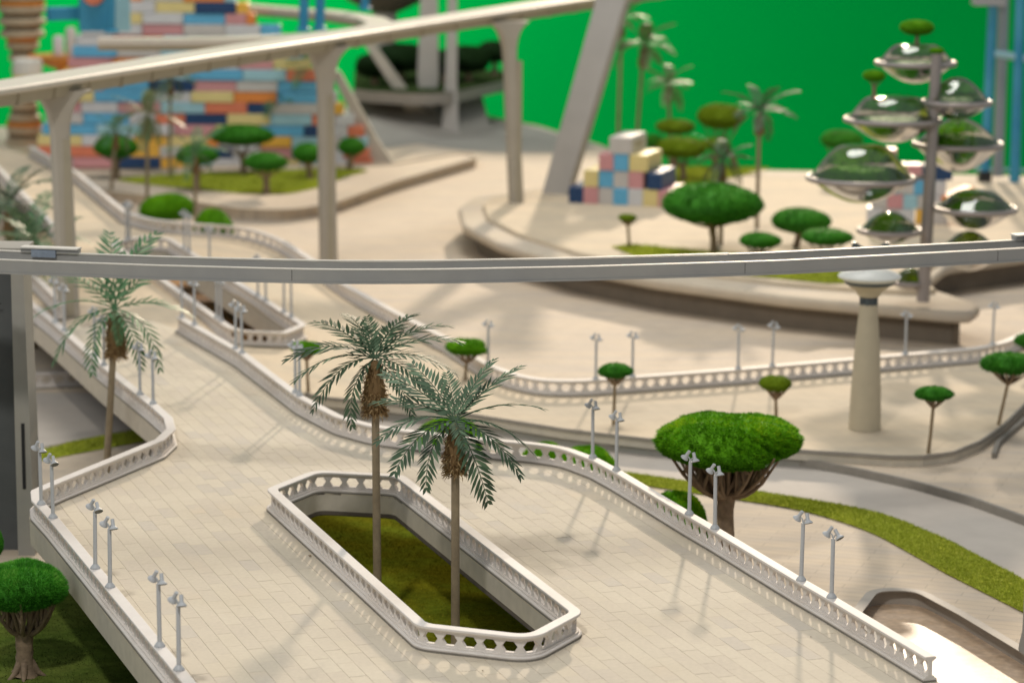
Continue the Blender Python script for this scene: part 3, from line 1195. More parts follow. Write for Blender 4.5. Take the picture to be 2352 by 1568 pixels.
def crown_mesh(name, n_bl, bl, wid, seed, m, lump=0.08, prof=PROF, up=0.35, droop=False, nu=40, lo=-0.30, ragged=0.0):
    """unit crown: radius 1, top at z = 1; a lumpy core with fine moss blades all over it"""
    rg = np.random.default_rng(seed)
    pr = np.array(prof)
    nv = len(pr)
    ph = rg.uniform(0, 6.28, 8)
    kk = [2, 3, 4, 5, 3, 2, 6, 7]

    def lum(u, v):
        s = 0
        for i in range(8):
            s = s + np.sin(kk[i] * u + ph[i] + (i % 3) * 2.2 * v) / (kk[i] * 0.55)
        for i, k in enumerate((11, 17, 23)):
            s = s + 0.32 * np.sin(k * u + ph[i] * 3 + 7 * v) * np.cos((9 + 4 * i) * v + ph[i + 3])
        return 1 + lump * s * 0.6

    us = np.linspace(0, 2 * np.pi, nu, endpoint=False)
    V, T = [], []
    for i, (r, z) in enumerate(pr):
        for u in us:
            l = lum(u, z)
            V.append((r * l * math.cos(u), r * l * math.sin(u), z * (0.6 + 0.4 * l) if z > 0 else z))
            T.append(0.34 if z > 0.3 else 0.12)  # core darker low down: underside shade put into the tint
    F_ = []
    for i in range(nv - 1):
        for k in range(nu):
            a, b_ = i * nu + k, i * nu + (k + 1) % nu
            c, d = (i + 1) * nu + (k + 1) % nu, (i + 1) * nu + k
            F_ += [(a, d, c), (a, c, b_)]
    V = np.array(V)
    # blades by area of the profile
    seg = np.sqrt(np.sum((pr[1:] - pr[:-1]) ** 2, 1)) * (pr[1:, 0] + pr[:-1, 0]) * 0.5
    cum = np.cumsum(seg) / seg.sum()
    q = rg.random(n_bl)
    idx = np.searchsorted(cum, q)
    idx = np.clip(idx, 0, nv - 2)
    f = rg.random(n_bl)
    r = pr[idx, 0] * (1 - f) + pr[idx + 1, 0] * f
    z = pr[idx, 1] * (1 - f) + pr[idx + 1, 1] * f
    u = rg.uniform(0, 2 * np.pi, n_bl)
    l = lum(u, z)
    zz = np.where(z > 0, z * (0.6 + 0.4 * l), z)
    P = np.stack([r * l * np.cos(u), r * l * np.sin(u), zz], 1)
    tan = pr[idx + 1] - pr[idx]
    tan /= np.linalg.norm(tan, axis=1, keepdims=True) + 1e-9
    nr, nz = -tan[:, 1], tan[:, 0]
    Nn = np.stack([nr * np.cos(u), nr * np.sin(u), nz], 1)
    dirs = Nn + rg.normal(0, 0.45, (n_bl, 3))
    dirs[:, 2] += up
    dirs /= np.linalg.norm(dirs, axis=1, keepdims=True)
    L_ = bl * rg.uniform(0.5, 1.3, n_bl)
    if ragged:
        L_ *= 1 + ragged * np.maximum(0, np.sin(5 * u + ph[0]) * np.sin(3 * u + 4 * z + ph[1]))
    side = np.cross(dirs, rg.normal(0, 1, (n_bl, 3)))
    side /= np.linalg.norm(side, axis=1, keepdims=True) + 1e-9
    B = np.zeros((n_bl, 3, 3))
    B[:, 0] = P - dirs * bl * 0.2 + side * wid
    B[:, 1] = P - dirs * bl * 0.2 - side * wid
    B[:, 2] = P + dirs * L_[:, None]
    patch = 0.5 + 0.5 * np.sin(3.1 * P[:, 0] + ph[2]) * np.sin(3.7 * P[:, 1] + ph[3]) + 0.28 * np.sin(9 * P[:, 0] + ph[4]) * np.sin(8 * P[:, 1] + ph[5]) + 0.25 * np.sin(21 * P[:, 0] + ph[6]) * np.sin(19 * P[:, 1] + ph[7])
    t = 0.28 + 0.46 * patch * np.clip(zz * 1.2, 0.1, 1) + rg.normal(0, 0.13, n_bl)  # blades lose tint towards the crown's underside, shade set in colour
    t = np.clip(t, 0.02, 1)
    tt = np.stack([t * 0.7, t * 0.7, t], 1).ravel()
    verts = np.concatenate([V, B.reshape(-1, 3)])
    tris = np.concatenate([np.array(F_), len(V) + np.arange(n_bl * 3).reshape(-1, 3)])
    tint = np.concatenate([np.array(T), tt])
    return np_mesh(name, verts, tris, tint, m)


def limb(b, p0, p1, r0, r1, bow=0.0, n=6, sides=7, wob=0.0, out=None):
    p0, p1 = Vector(p0), Vector(p1)
    pts, rs = [], []
    for i in range(n + 1):
        t = i / n
        p = p0.lerp(p1, t)
        if out is not None:
            p += out * (bow * math.sin(math.pi * t))
        p += Vector((random.gauss(0, wob), random.gauss(0, wob), 0)) * (1 if 0 < i < n else 0)
        pts.append(p)
        rs.append(r0 + (r1 - r0) * t)
    b.tube(pts, rs, sides)
    return pts


def tree_wood(h_fork, h_top, R, r_tr, nb, lean=(0, 0), fine=True, seed=1, flat=0.9):
    """trunk with root flare and a fan of branches reaching the crown's underside"""
    random.seed(seed)
    t = MB()
    fk = Vector((lean[0], lean[1], h_fork))
    pts, rs = [], []
    n = 9
    for i in range(n + 1):
        w = i / n
        p = Vector((lean[0] * w * w, lean[1] * w * w, h_fork * w))
        p += Vector((random.gauss(0, r_tr * 0.06), random.gauss(0, r_tr * 0.06), 0)) * (0 < i < n)
        pts.append(p)
        rs.append(r_tr * (1.28 - 0.9 * w + 0.75 * w * w) if w > 0.12 else r_tr * (1.75 - 4 * w))
    t.tube(pts, rs, 14 if fine else 8)
    if fine:
        for k in range(5):
            a = k * 1.26 + random.uniform(-.3, .3)
            t.tube([Vector((math.cos(a) * r_tr * 0.7, math.sin(a) * r_tr * 0.7, r_tr * 1.8)),
                    Vector((math.cos(a) * r_tr * 1.5, math.sin(a) * r_tr * 1.5, r_tr * 0.5)),
                    Vector((math.cos(a) * r_tr * 2.5, math.sin(a) * r_tr * 2.5, -0.001))], [r_tr * 0.5, r_tr * 0.38, r_tr * 0.15], 7)
    b = MB()
    top = Vector((lean[0], lean[1], h_top))
    for k in range(nb):
        a = 2 * math.pi * k / nb + random.uniform(-.2, .2)
        o = Vector((math.cos(a), math.sin(a), 0))
        rr = R * (random.uniform(0.72, 0.92) if k % 2 == 0 else random.uniform(0.35, 0.62))
        e = top + o * rr + Vector((0, 0, (h_top - h_fork) * 0.12 * random.uniform(-.5, 1)))
        st = fk + o * r_tr * 0.35 - Vector((0, 0, (h_top - h_fork) * random.uniform(0.0, 0.2)))
        pts = limb(b, st, e, r_tr * 0.40, r_tr * 0.13, -(h_top - h_fork) * 0.28, 6, 7, r_tr * 0.06, Vector((0, 0, 1)))
        if fine:
            for j in range(4):
                q = pts[2 + j % 4]
                a2 = a + random.uniform(-0.6, 0.6)
                e2 = top + Vector((math.cos(a2), math.sin(a2), 0)) * R * random.uniform(0.4, 0.9) * (0.6 + 0.1 * j) + Vector((0, 0, (h_top - h_fork) * 0.15))
                limb(b, q, e2, r_tr * 0.26, r_tr * 0.12, -(h_top - h_fork) * 0.05, 4, 6, r_tr * 0.04, Vector((0, 0, 1)))
    return t, b


LIB = {}
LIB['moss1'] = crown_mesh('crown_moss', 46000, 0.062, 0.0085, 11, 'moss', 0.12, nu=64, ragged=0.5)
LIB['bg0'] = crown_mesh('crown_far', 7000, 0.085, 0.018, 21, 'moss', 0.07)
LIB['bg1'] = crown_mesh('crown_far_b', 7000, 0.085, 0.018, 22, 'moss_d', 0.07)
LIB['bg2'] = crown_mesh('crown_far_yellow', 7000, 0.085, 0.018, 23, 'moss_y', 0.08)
LIB['dark'] = crown_mesh('crown_shade_dark', 5000, 0.085, 0.018, 26, 'moss_shade', 0.07)  # crown coloured as if standing in shade
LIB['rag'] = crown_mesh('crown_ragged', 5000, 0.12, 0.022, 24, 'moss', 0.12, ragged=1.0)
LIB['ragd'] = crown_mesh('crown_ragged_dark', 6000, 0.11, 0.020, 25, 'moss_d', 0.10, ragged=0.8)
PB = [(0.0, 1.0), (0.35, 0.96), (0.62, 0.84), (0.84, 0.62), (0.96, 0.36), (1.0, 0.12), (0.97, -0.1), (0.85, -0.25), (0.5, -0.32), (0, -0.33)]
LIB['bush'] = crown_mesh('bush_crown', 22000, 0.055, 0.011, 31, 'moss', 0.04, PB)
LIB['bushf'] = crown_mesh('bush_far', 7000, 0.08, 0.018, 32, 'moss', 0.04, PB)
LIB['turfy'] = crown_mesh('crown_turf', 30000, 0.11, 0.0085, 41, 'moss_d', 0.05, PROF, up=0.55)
WOOD = {}


def wood(kind, hf, ht, R, r, nb, fine, seed, lean=(0, 0)):
    t, b = tree_wood(hf, ht, R, r, nb, lean, fine, seed)
    return t.mesh('trunk', 'trunk', True, 60), b.mesh('branches', 'trunk', True, 60)


def tree(pos, h, R, ch, lib, label, group, fork=0.5, r_tr=None, nb=11, fine=False, seed=1, rz=0.0, stick=False, lean=(0, 0), top_frac=None, squash=1.0):
    """pos: base point; h: height of the crown top; R: crown radius; ch: crown thickness"""
    root = empty('mushroom_tree', pos, label, 'tree', group)
    r_tr = r_tr or R * 0.16
    s = ch * (0.66 if stick else 1.0) / 1.29
    cz = h - s
    zb_ = h - ch
    if stick:
        t = MB()
        t.tube([(0, 0, -0.001), (lean[0] * .5, lean[1] * .5, h * 0.3), (lean[0], lean[1], zb_ + 0.001)], [r_tr * 1.15, r_tr, r_tr], 8)
        t.build('trunk', 'stick', root, True)
        b = MB()
        nb_ = 16
        for k_ in range(nb_):
            a_ = 6.2832 * k_ / nb_ + random.uniform(-.15, .15)
            o_ = Vector((math.cos(a_), math.sin(a_), 0))
            c_ = Vector((lean[0], lean[1], 0))
            rr_ = R * random.uniform(0.45, 0.86)
            limb(b, c_ + Vector((0, 0, zb_ - 0.10 * ch)), c_ + o_ * rr_ + Vector((0, 0, cz - s * 0.05)), r_tr * 0.75, r_tr * 0.45, -ch * 0.05, 3, 5, 0, Vector((0, 0, 1)))
        b.build('branches', 'trunk', root, True)
    else:
        tm, bm = wood('t', h * fork, cz + s * 0.02, R, r_tr, nb, fine, seed, lean)
        link('trunk', tm, root)
        link('branches', bm, root)
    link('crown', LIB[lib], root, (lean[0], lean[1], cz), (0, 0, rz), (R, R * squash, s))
    return root


def tree_px(crown, hw, ytop, ybot, base, z, lib, label, group, depth=None, **k):
    """crown centre x, half width, top and bottom rows, base pixel, level"""
    p = base if isinstance(base, Vector) else (atp(*base) if z == 'p' else at(*base, z))
    d = (p - C0).dot(FWD)
    R = hw * d / F
    sq = math.sin(math.atan2(CAMH - p.z, p.y))
    ztop = atd(crown, ytop + hw * 0.10, p.y).z
    zbot = atd(crown, ybot - hw * 0.20, p.y).z
    lean = ((crown - (base[0] if not isinstance(base, Vector) else crown)) * d / F, 0)
    return tree(p, ztop - p.z, R, max(0.01, ztop - zbot), lib, label, group, lean=lean, **k)


GT = 'moss-topped mushroom trees'
# the two detailed trees
p = at(1664, 1302, ZG)
tree(p, 0.240, 0.1140, 0.068, 'moss1', 'large mossy umbrella tree with fanned bare branches behind the right balustrade', GT, fork=0.51, r_tr=0.0132, nb=28, fine=True,
     seed=5, rz=0.6)
p = at(58, 1552, ZG)
tree(p, 0.156, 0.058, 0.056, 'turfy', 'bushy dark green tree with forked pinkish trunk at the lower left', GT, fork=0.40, r_tr=0.0115, nb=13, fine=True, seed=9, rz=1.0)
p = at(-44, 1440, ZG)
tree(p, 0.150, 0.034, 0.05, 'turfy', 'dark green tree cut off by the left frame edge', GT, fork=0.5, r_tr=0.008, nb=7, seed=12)
# sticks on the plaza
ST = 'small moss trees on thin sticks'
SK = dict(stick=True)
for a in [
    (1411, 35, 833, 888, (1409, 975), 'p', 'ragd', 'small ragged dark moss tree on a stick left of the watch tower plaza'),
    (1072, 43, 776, 838, (1068, 872), 'p', 'rag', 'small bright moss tree on a stick beside the plaza balustrade bend'),
    (705, 32, 783, 830, (708, 900), 'p', 'rag', 'small moss tree behind the lamp pair left of the palms'),
    (1780, 36, 861, 920, (1783, 962), 'p', 'bg2', 'small yellow-green moss tree directly behind the large mossy umbrella tree'),
    (2140, 39, 886, 940, (2132, 1040), 'p', 'ragd', 'small square ragged moss tree right of the watch tower'),
    (2312, 58, 808, 888, (2293, 975), 'p', 'ragd', 'moss tree on a leaning stick near the right frame edge'),
]:
    tree_px(*a, ST, r_tr=0.0032, **SK)
tree_px(2372, 40, 762, 820, (2368, 850), 'p', 'ragd', 'small moss tree cut by the right frame edge above the balustrade end', ST, r_tr=0.003, **SK)


# bushes
def bush(px, py_base, z, hw, hpx, lib, label, sq=1.0):
    p = at(px, py_base, z)
    d = (p - C0).dot(FWD)
    R, h = hw * d / F, hpx * d / F
    o = link('moss_bush', LIB[lib], None, p + Vector((0, 0, h * 0.2)), (0, 0, px * 0.1), (R, R * sq, h * 0.8))
    tag(o, label, 'bush', 'round moss bushes')
    return o


bush(1553, 1275, ZG, 74, 148, 'bush', 'round green bush behind the balustrade left of the large umbrella tree')
bush(1030, 1100, ZG, 95, 140, 'bush', 'green bush half hidden behind the near palm crown and balustrade')
bush(1250, 1110, ZG, 60, 95, 'bush', 'low bush seen through the balustrade openings right of the palms')
bush(1345, 1120, ZG, 75, 96, 'bush', 'low bush behind the first right balustrade lamp pair')
bush(385, 500, -0.10, 72, 54, 'bushf', 'flat-topped dark bush beside the far plaza balustrade', 0.6)
bush(490, 545, -0.10, 70, 64, 'bushf', 'bright bush just behind the straight far balustrade length', 0.6)

IG = 'moss trees on the island'
for a in [
    (1634, 105, 414, 530, (1640, 592), ZI, 'bg1', 'broad dark umbrella tree with two trunks on the island'),
    (1838, 62, 474, 545, (1828, 578), ZI, 'bg1', 'slanting umbrella tree on the island left of the dome tower'),
    (1898, 54, 521, 572, (1893, 620), ZI, 'bg1', 'low wide moss tree in front of the slanting island tree'),
    (1745, 44, 531, 577, (1745, 615), ZI, 'bg1', 'small moss tree between the broad and slanting island trees'),
    (1566, 56, 312, 372, (1570, 424), ZI, 'bg2', 'yellow-green umbrella tree behind the small block stack'),
    (1641, 32, 316, 348, (1646, 400), ZI, 'bg2', 'small green tree touching the yellow-green umbrella tree'),
    (1655, 52, 237, 305, (1690, 395), ZI, 'bg2', 'tall umbrella tree behind the leaning palm on the island'),
    (1551, 43, 272, 315, (1551, 392), ZI, 'bg2', 'dark olive umbrella tree against the green screen'),
    (1500, 18, 308, 342, (1500, 390), ZI, 'bg1', 'little green tree beside the grey block'),
    (1930, 43, 296, 350, (1935, 420), ZI, 'bg1', 'dark umbrella tree behind the largest glass dome'),
]:
    tree_px(*a, IG, fork=0.45, r_tr=0.009, nb=8)
tree_px(1441, 21, 490, 520, (1447, 578), ZI, 'bg2', 'tiny moss tree on a pale stick in front of the block stack', IG, r_tr=0.004, stick=True)

LG = 'moss trees in front of the block wall'
for a in [
    (557, 67, 282, 345, (560, 402), -0.11, 'bg1', 'largest dark umbrella tree in front of the coloured block wall'),
    (612, 46, 347, 400, (612, 445), -0.11, 'bg1', 'low umbrella tree at the front of the left lawn'),
    (708, 33, 327, 378, (712, 412), -0.11, 'bg1', 'moss tree left of the second beam pillar'),
    (808, 29, 315, 360, (803, 392), -0.11, 'bg1', 'moss tree between second beam pillar and concrete strut'),
    (268, 46, 308, 370, (268, 412), -0.11, 'bg1', 'moss tree at the left end of the lawn by the palms'),
    (452, 42, 330, 385, (452, 440), -0.11, 'ragd', 'moss tree behind the spiky palm on the lawn'),
]:
    tree_px(*a, LG, fork=0.45, r_tr=0.010, nb=8)

# ------------------------------------------------------------------ palms
def frond_mesh(name, length, droop, curl, n, leaf, m, seed, vfold=0.5, tbase=0.45):
    """a feather leaf growing along +X from the origin"""
    rg = random.Random(seed)
    b = MB()

    def pos(t):
        return Vector((length * (t - 0.12 * droop * t * t), curl * length * t * t, length * (0.34 * t - droop * t * t)))
    pts = [pos(i / 10) for i in range(11)]
    b.tube(pts, [0.0013 - 0.0009 * i / 10 for i in range(11)], 5, tint=tbase * 0.8)
    for i in range(n):
        t = 0.10 + 0.90 * i / (n - 1)
        p = pos(t)
        d = (pos(min(1, t + 0.02)) - pos(max(0, t - 0.02))).normalized()
        side = d.cross(Vector((0, 0, 1))).normalized()
        upv = side.cross(d).normalized()
        L = leaf * (math.sin(math.pi * (0.12 + 0.80 * t)) ** 0.7) * rg.uniform(0.86, 1.1)
        for s in (-1, 1):
            fw = 0.75 + 0.45 * t + rg.uniform(-.08, .08)
            dr = (side * s + d * fw + upv * (vfold * rg.uniform(0.5, 1.2) - 0.35)).normalized()
            w = leaf * 0.080 * rg.uniform(0.85, 1.15)
            wv = dr.cross(upv).normalized() * w
            sag = Vector((0, 0, -1)) * L * rg.uniform(0.05, 0.16)
            q = [p, p + dr * L * 0.22 + wv * 0.8, p + dr * L * 0.55 + wv + sag * 0.35, p + dr * L + sag,
                 p + dr * L * 0.55 - wv + sag * 0.35, p + dr * L * 0.22 - wv * 0.8]
            tt = max(0.03, min(1.0, tbase + rg.gauss(0, 0.13)))
            b.add(q, [(0, 1, 5), (1, 2, 4, 5), (2, 3, 4)], 0, tt)
    return b.mesh(name, m)


def fibre_mesh(h, r, n, seed):
    rg = random.Random(seed)
    b = MB()
    prof = [(0.55, 0), (0.85, 0.08), (1.05, 0.25), (1.0, 0.5), (0.8, 0.8), (0.6, 1.0), (0.2, 1.08)]
    nn = 16
    vs, fs = [], []
    for i, (k, z) in enumerate(prof):
        for j in range(nn):
            a = 2 * math.pi * j / nn
            q = r * k * rg.uniform(0.82, 1.15)
            vs.append((q * math.cos(a), q * math.sin(a), z * h))
    for i in range(len(prof) - 1):
        for j in range(nn):
            j2 = (j + 1) % nn
            fs.append((i * nn + j, i * nn + j2, (i + 1) * nn + j2, (i + 1) * nn + j))
    b.add(vs, fs, 0, 0.25)
    for i in range(n):
        z = rg.uniform(0.0, 1.0) ** 1.3 * h if rg.random() < .5 else rg.uniform(0, 0.45) * h
        a = rg.uniform(0, 6.283)
        q = r * rg.uniform(0.7, 1.05)
        p = Vector((q * math.cos(a), q * math.sin(a), z))
        o = Vector((math.cos(a + rg.gauss(0, .5)), math.sin(a + rg.gauss(0, .5)), rg.gauss(-0.5, 0.6))).normalized()
        L = r * rg.uniform(0.15, 0.75)
        sd = o.cross(Vector((rg.gauss(0, 1), rg.gauss(0, 1), rg.gauss(0, 1)))).normalized() * r * rg.uniform(0.025, 0.08)
        e = p + o * L
        e2 = e + Vector((rg.gauss(0, .3), rg.gauss(0, .3), -0.7)) * L * 0.6
        b.add([p + sd, p - sd, e + sd * 0.6, e - sd * 0.6, e2], [(0, 1, 3, 2), (2, 3, 4)], 0, max(0.02, min(1, rg.gauss(0.5, 0.25))))
    return b.mesh('fibre', 'fibre')


FR = {}
for i in range(6):
    dr = (0.22, 0.38, 0.52, 0.72, 0.95, 0.45)[i]
    cu = (0.05, -0.1, 0.12, -0.05, 0.08, -0.16)[i]
    FR['n%d' % i] = frond_mesh('frond', 0.128, dr, cu, 14, 0.036, 'frond', 60 + i, 0.5, (0.55, 0.5, 0.42, 0.36, 0.22, 0.5)[i])
    FR['g%d' % i] = frond_mesh('frond_fresh', 0.128, dr, cu, 12, 0.036, 'frond_g', 80 + i, 0.5, 0.5)
    FR['y%d' % i] = frond_mesh('frond_warm', 0.128, dr, cu, 15, 0.038, 'frond_y', 90 + i, 0.5, 0.5)
FIB = fibre_mesh(0.066, 0.0135, 900, 3)
FIBS = fibre_mesh(0.066, 0.0135, 160, 4)


def palm(pos, h, label, group, kind='n', nf=14, seed=1, s=1.0, r_tr=0.0046, lean=(0, 0), fine=True, fronds=None, fib=1.0):
    """h: height of the crown's heart above the base"""
    rg = random.Random(seed)
    root = empty('palm_tree', pos, label, 'palm tree', group)
    b = MB()
    top = Vector((lean[0], lean[1], h - 0.02 * s))
    b.tube([Vector((0, 0, -0.001)), top * 0.33, top * 0.66, top], [r_tr * 1.12, r_tr * 1.03, r_tr, r_tr * 0.98], 14)
    b.build('trunk', 'palm_trunk', root, True)
    fb = link('fibre', FIB if fine else FIBS, root, (lean[0], lean[1], h - 0.080 * s * fib), (0, 0, rg.uniform(0, 6)), (s * fib * 0.95, s * fib * 0.95, s * fib))
    if fronds is None:
        fronds = []
        for k in range(nf):
            az = 360 * k / nf * 1.0 + rg.uniform(-14, 14)
            tier = k % 3
            pit = (38, 8, -22)[tier] + rg.uniform(-10, 10)
            fronds.append((az, pit, (1, 2, 3)[tier] if rg.random() < .7 else 5, rg.uniform(0.85, 1.08)))
    for az, pit, var, sc in fronds:
        f = link('frond', FR['%s%d' % (kind, var)], root, (lean[0], lean[1], h - 0.006 * s))
        f.rotation_euler = (rg.uniform(-.25, .25), -math.radians(pit), math.radians(az))
        f.scale = (sc * s,) * 3
    return root


NP = 'palms rising through the foreground deck'
# azimuth: 0 = right, 90 = away from the camera, -90 = towards the camera
f1 = [(8, 14, 1, 1.0), (35, 20, 1, 1.0), (-18, 2, 2, 0.95), (-38, -14, 2, 0.85), (62, 30, 1, 0.85), (98, 34, 0, 0.6), (128, 34, 1, 0.8),
      (152, 22, 1, 0.95), (172, 10, 2, 1.02), (196, -2, 2, 1.0), (-148, -12, 3, 0.92), (-138, -48, 2, 0.85), (-42, -40, 2, 0.80), (75, 18, 1, 0.9), (112, 14, 1, 0.9)]
f2 = [(4, 10, 1, 1.02), (26, 26, 0, 0.98), (42, 38, 0, 0.85), (-20, -8, 2, 1.0), (-36, -22, 2, 1.0), (-48, -58, 2, 1.0), (-84, -20, 2, 0.5),
      (-136, -40, 2, 0.9), (-148, -18, 2, 0.98), (-166, 0, 2, 0.95), (168, 10, 1, 1.0), (150, 20, 0, 1.0), (128, 30, 0, 0.9), (98, 36, 0, 0.65), (70, 28, 1, 0.7)]
def palm_px(base, z, crown_y, label, group, crown_x=None, **k):
    p = atp(*base) if z == 'p' else at(*base, z)
    h = atd(crown_x or base[0], crown_y, p.y).z - p.z
    lx = 0.0
    if crown_x:
        lx = atd(crown_x, crown_y, p.y).x - p.x
    return palm(p, h, label, group, lean=(lx, 0), **k)


palm_px((868, 1436), ZG, 812, 'grey-green palm at the far end of the foreground planter', NP, crown_x=861, fronds=f1, seed=3, s=1.0, r_tr=0.0057, fib=1.12)
palm_px((1046, 1590), ZG, 955, 'grey-green palm at the near end of the foreground planter', NP, crown_x=1046, fronds=f2, seed=4, s=0.93, r_tr=0.0057, fib=1.06)
f0 = [(12, 2, 2, 1.0), (-22, -24, 3, 0.95), (-48, -46, 2, 0.85), (-80, -40, 2, 0.5), (-132, -46, 2, 0.9), (-155, -16, 3, 1.0), (178, 6, 2, 1.0), (150, 22, 1, 1.0),
      (112, 56, 1, 1.1), (62, 52, 1, 1.15), (35, 36, 1, 1.05), (146, 40, 1, 1.1)]
palm_px((243, 1110), ZG, 700, 'green palm passing behind the front beam at the left', NP, crown_x=264, fronds=f0, kind='g', seed=6, s=1.1, r_tr=0.0060, fib=1.06)
FP = 'blurred palms far behind'
for a in [
    ((255, 440), -0.11, 298, 'palm with a leaning trunk at the left end of the lawn', 265, 'g', 1.0),
    ((338, 492), -0.11, 262, 'tall pale palm rising behind the far balustrade bend', 338, 'y', 1.25),
    ((450, 520), -0.11, 348, 'spiky palm on the lawn over the flat-topped bush', 447, 'g', 1.0),
    ((390, 405), -0.11, 172, 'tall palm with its crown hidden by the cream beam', 391, 'n', 1.1),
    ((645, 372), -0.11, 232, 'small palm against the yellow blocks of the wall', 640, 'g', 0.9),
    ((695, 372), -0.11, 150, 'tall green palm left of the second beam pillar', 698, 'g', 1.35),
    ((1458, 385), ZI, 98, 'tall straw-coloured palm beside the leaning pier', 1478, 'y', 1.25),
    ((1541, 385), ZI, 190, 'middle-height pale palm against the green screen', 1536, 'y', 1.05),
    ((1738, 532), ZI, 252, 'tall palm with drooping fronds on the island', 1745, 'n', 1.1),
    ((1655, 572), ZI, 366, 'slim palm in front of the broad dark umbrella tree', 1660, 'n', 0.95),
    ((1418, 372), ZI, 40, 'pale palm partly hidden behind the leaning pier', 1428, 'y', 1.0),
]:
    palm_px(a[0], a[1], a[2], a[3], FP, crown_x=a[4], kind=a[5], s=a[6] * 0.80, nf=11, seed=int(a[0][0]), r_tr=0.0055, fine=False)
palm_px((25, 760), ZG, 462, 'blurred palm in front of the far left zigzag balustrade', FP, crown_x=20, kind='n', s=1.1, nf=13, seed=44, r_tr=0.007, fine=False)
palm_px((78, 800), ZG, 545, 'lower blurred palm behind the left end of the front beam', FP, crown_x=80, kind='g', s=1.1, nf=13, seed=45, r_tr=0.006, fine=False)

# ------------------------------------------------------------------ front beam
ZB = 0.378
fb_px = [(-160, 588), (0, 595), (184, 602), (352, 608), (735, 618), (974, 618), (1340, 611), (1709, 600), (1801, 597), (2352, 569), (2520, 558)]
fb = fillet([at(x, y, ZB) for x, y in fb_px], 2.0, False, 3)
root = empty('front_beam', fb[len(fb) // 2], 'grey trough-shaped rail beam crossing the whole picture in front', 'rail beam')
o0 = fb[len(fb) // 2]
lp = [p - o0 for p in fb]
W = 0.078
b = MB()
b.sweep(lp, [(-0.0015, -0.0185), (0.0018, -0.0185), (0.0018, -0.0016), (-0.0015, -0.0016)])
b.build('front_wall', 'beam', root)
b = MB()
b.sweep(lp, [(-0.0032, -0.0016), (0.0024, -0.0016), (0.0024, 0.0), (-0.0032, 0.0)])
b.build('front_edge', 'beam_edge', root)
b = MB()
b.sweep(lp, [(-W - 0.003, -0.0215), (0.0034, -0.0215), (0.0034, -0.0186), (-W - 0.003, -0.0186)])
b.build('floor_plate', 'beam', root)
b = MB()
b.sweep(lp, [(-W - 0.0016, -0.0185), (-W + 0.0016, -0.0185), (-W + 0.0016, -0.0016), (-W - 0.0016, -0.0016)])
b.build('rear_wall', 'beam', root)
# rear edge in two lengths with a small step
fr_, tot = resample(lp, 0, False)
cut = tot * 0.668
for s0, s1, dz in ((0, cut, 0.0009), (cut + 0.0006, tot, 0.0)):
    b = MB()
    seg_ = [fr_(s0 + (s1 - s0) * i / 30) + Vector((0, 0, dz)) for i in range(31)]
    b.sweep(seg_, [(-W - 0.0030, -0.0016), (-W + 0.0030, -0.0016), (-W + 0.0030, 0.0), (-W - 0.0030, 0.0)])
    b.build('rear_edge', 'beam_edge', root)
for fx in (0.30, 0.668, 0.90):
    pa = fr_(tot * fx)
    b = MB()
    b.box((pa.x, pa.y - 0.0019, pa.z - 0.010), (0.0006, 0.0006, 0.0165))
    b.build('seam', 'black', root)
for x0, x1, py, lab in ((25, 170, 588, 'left'), (2318, 2440, 548, 'right')):
    a_, c_ = at(x0, py, ZB) - o0, at(x1, py, ZB) - o0
    rear_a = near_on(lp, a_ - Vector((0, W, 0)))
    b = MB()
    sa, sb = near_on(lp, a_), near_on(lp, c_)
    dirv = (sb - sa).normalized()
    nrm = Vector((-dirv.y, dirv.x, 0))
    q0, q1 = sa + nrm * W, sb + nrm * W
    b.sweep([q0 + Vector((0, 0, 0.0085)), q1 + Vector((0, 0, 0.0085))], [(-0.010, -0.0022), (0.010, -0.0022), (0.010, 0), (-0.010, 0)])
    b.sweep([q0 + Vector((0, 0, 0.0062)), q1 + Vector((0, 0, 0.0062))], [(-0.006, -0.006), (0.006, -0.006), (0.006, 0), (-0.006, 0)], mi=1)
    b.build('splice_plate', ['beam_edge', 'beam'], root)
    b = MB()
    m0, m1 = q0.lerp(q1, 0.2), q0.lerp(q1, 0.62)
    b.sweep([m0, m1], [(0.0065, -0.006), (0.011, -0.006), (0.011, 0.005), (0.0065, 0.005)])
    b.build('clip', 'steel', root)

# left pier that carries it
pd = 4.18
pb = atd(-30, 1270, pd)
pt = atd(-30, 640, pd)
wpx = pd / F
root = empty('beam_pier', (pb.x, pd, ZG), 'tall dark grey pier with a recessed front at the left frame edge', 'pier')
b = MB()
hgt = ZB - 0.0216 - ZG
x1t, x1b = (72 + 30) * wpx, (84 + 30) * wpx
x0t, x0b = -x1t, -x1b
dep = 0.07
recw = (44 + 30) * wpx
# body as frame around a recess: right cheek, left cheek, back, top bracket
for sgn in (-1, 1):
    vs = []
    for z, xo in ((0, x1b), (hgt - 0.008, x1t)):
        for xx, yy in ((recw, 0), (xo, 0), (xo, dep), (recw, dep)):
            vs.append((sgn * xx, yy, z))
    f = [(0, 1, 5, 4), (1, 2, 6, 5), (2, 3, 7, 6), (3, 0, 4, 7), (4, 5, 6, 7)]
    if sgn < 0:
        f = [q[::-1] for q in f]
    b.add(vs, f)
b.build('cheek', 'pier', root)
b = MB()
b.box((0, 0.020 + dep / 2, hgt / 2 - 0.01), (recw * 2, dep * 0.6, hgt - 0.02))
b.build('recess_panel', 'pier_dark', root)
b = MB()
vs = []
for xx, z in ((-recw, hgt - 0.030), (recw, hgt - 0.016), (recw, hgt - 0.0085), (-recw, hgt - 0.0085)):
    vs += [(xx, 0.001, z), (xx, dep, z)]
b.add(vs, [(0, 2, 4, 6), (7, 5, 3, 1), (0, 1, 3, 2), (2, 3, 5, 4), (4, 5, 7, 6), (6, 7, 1, 0)])
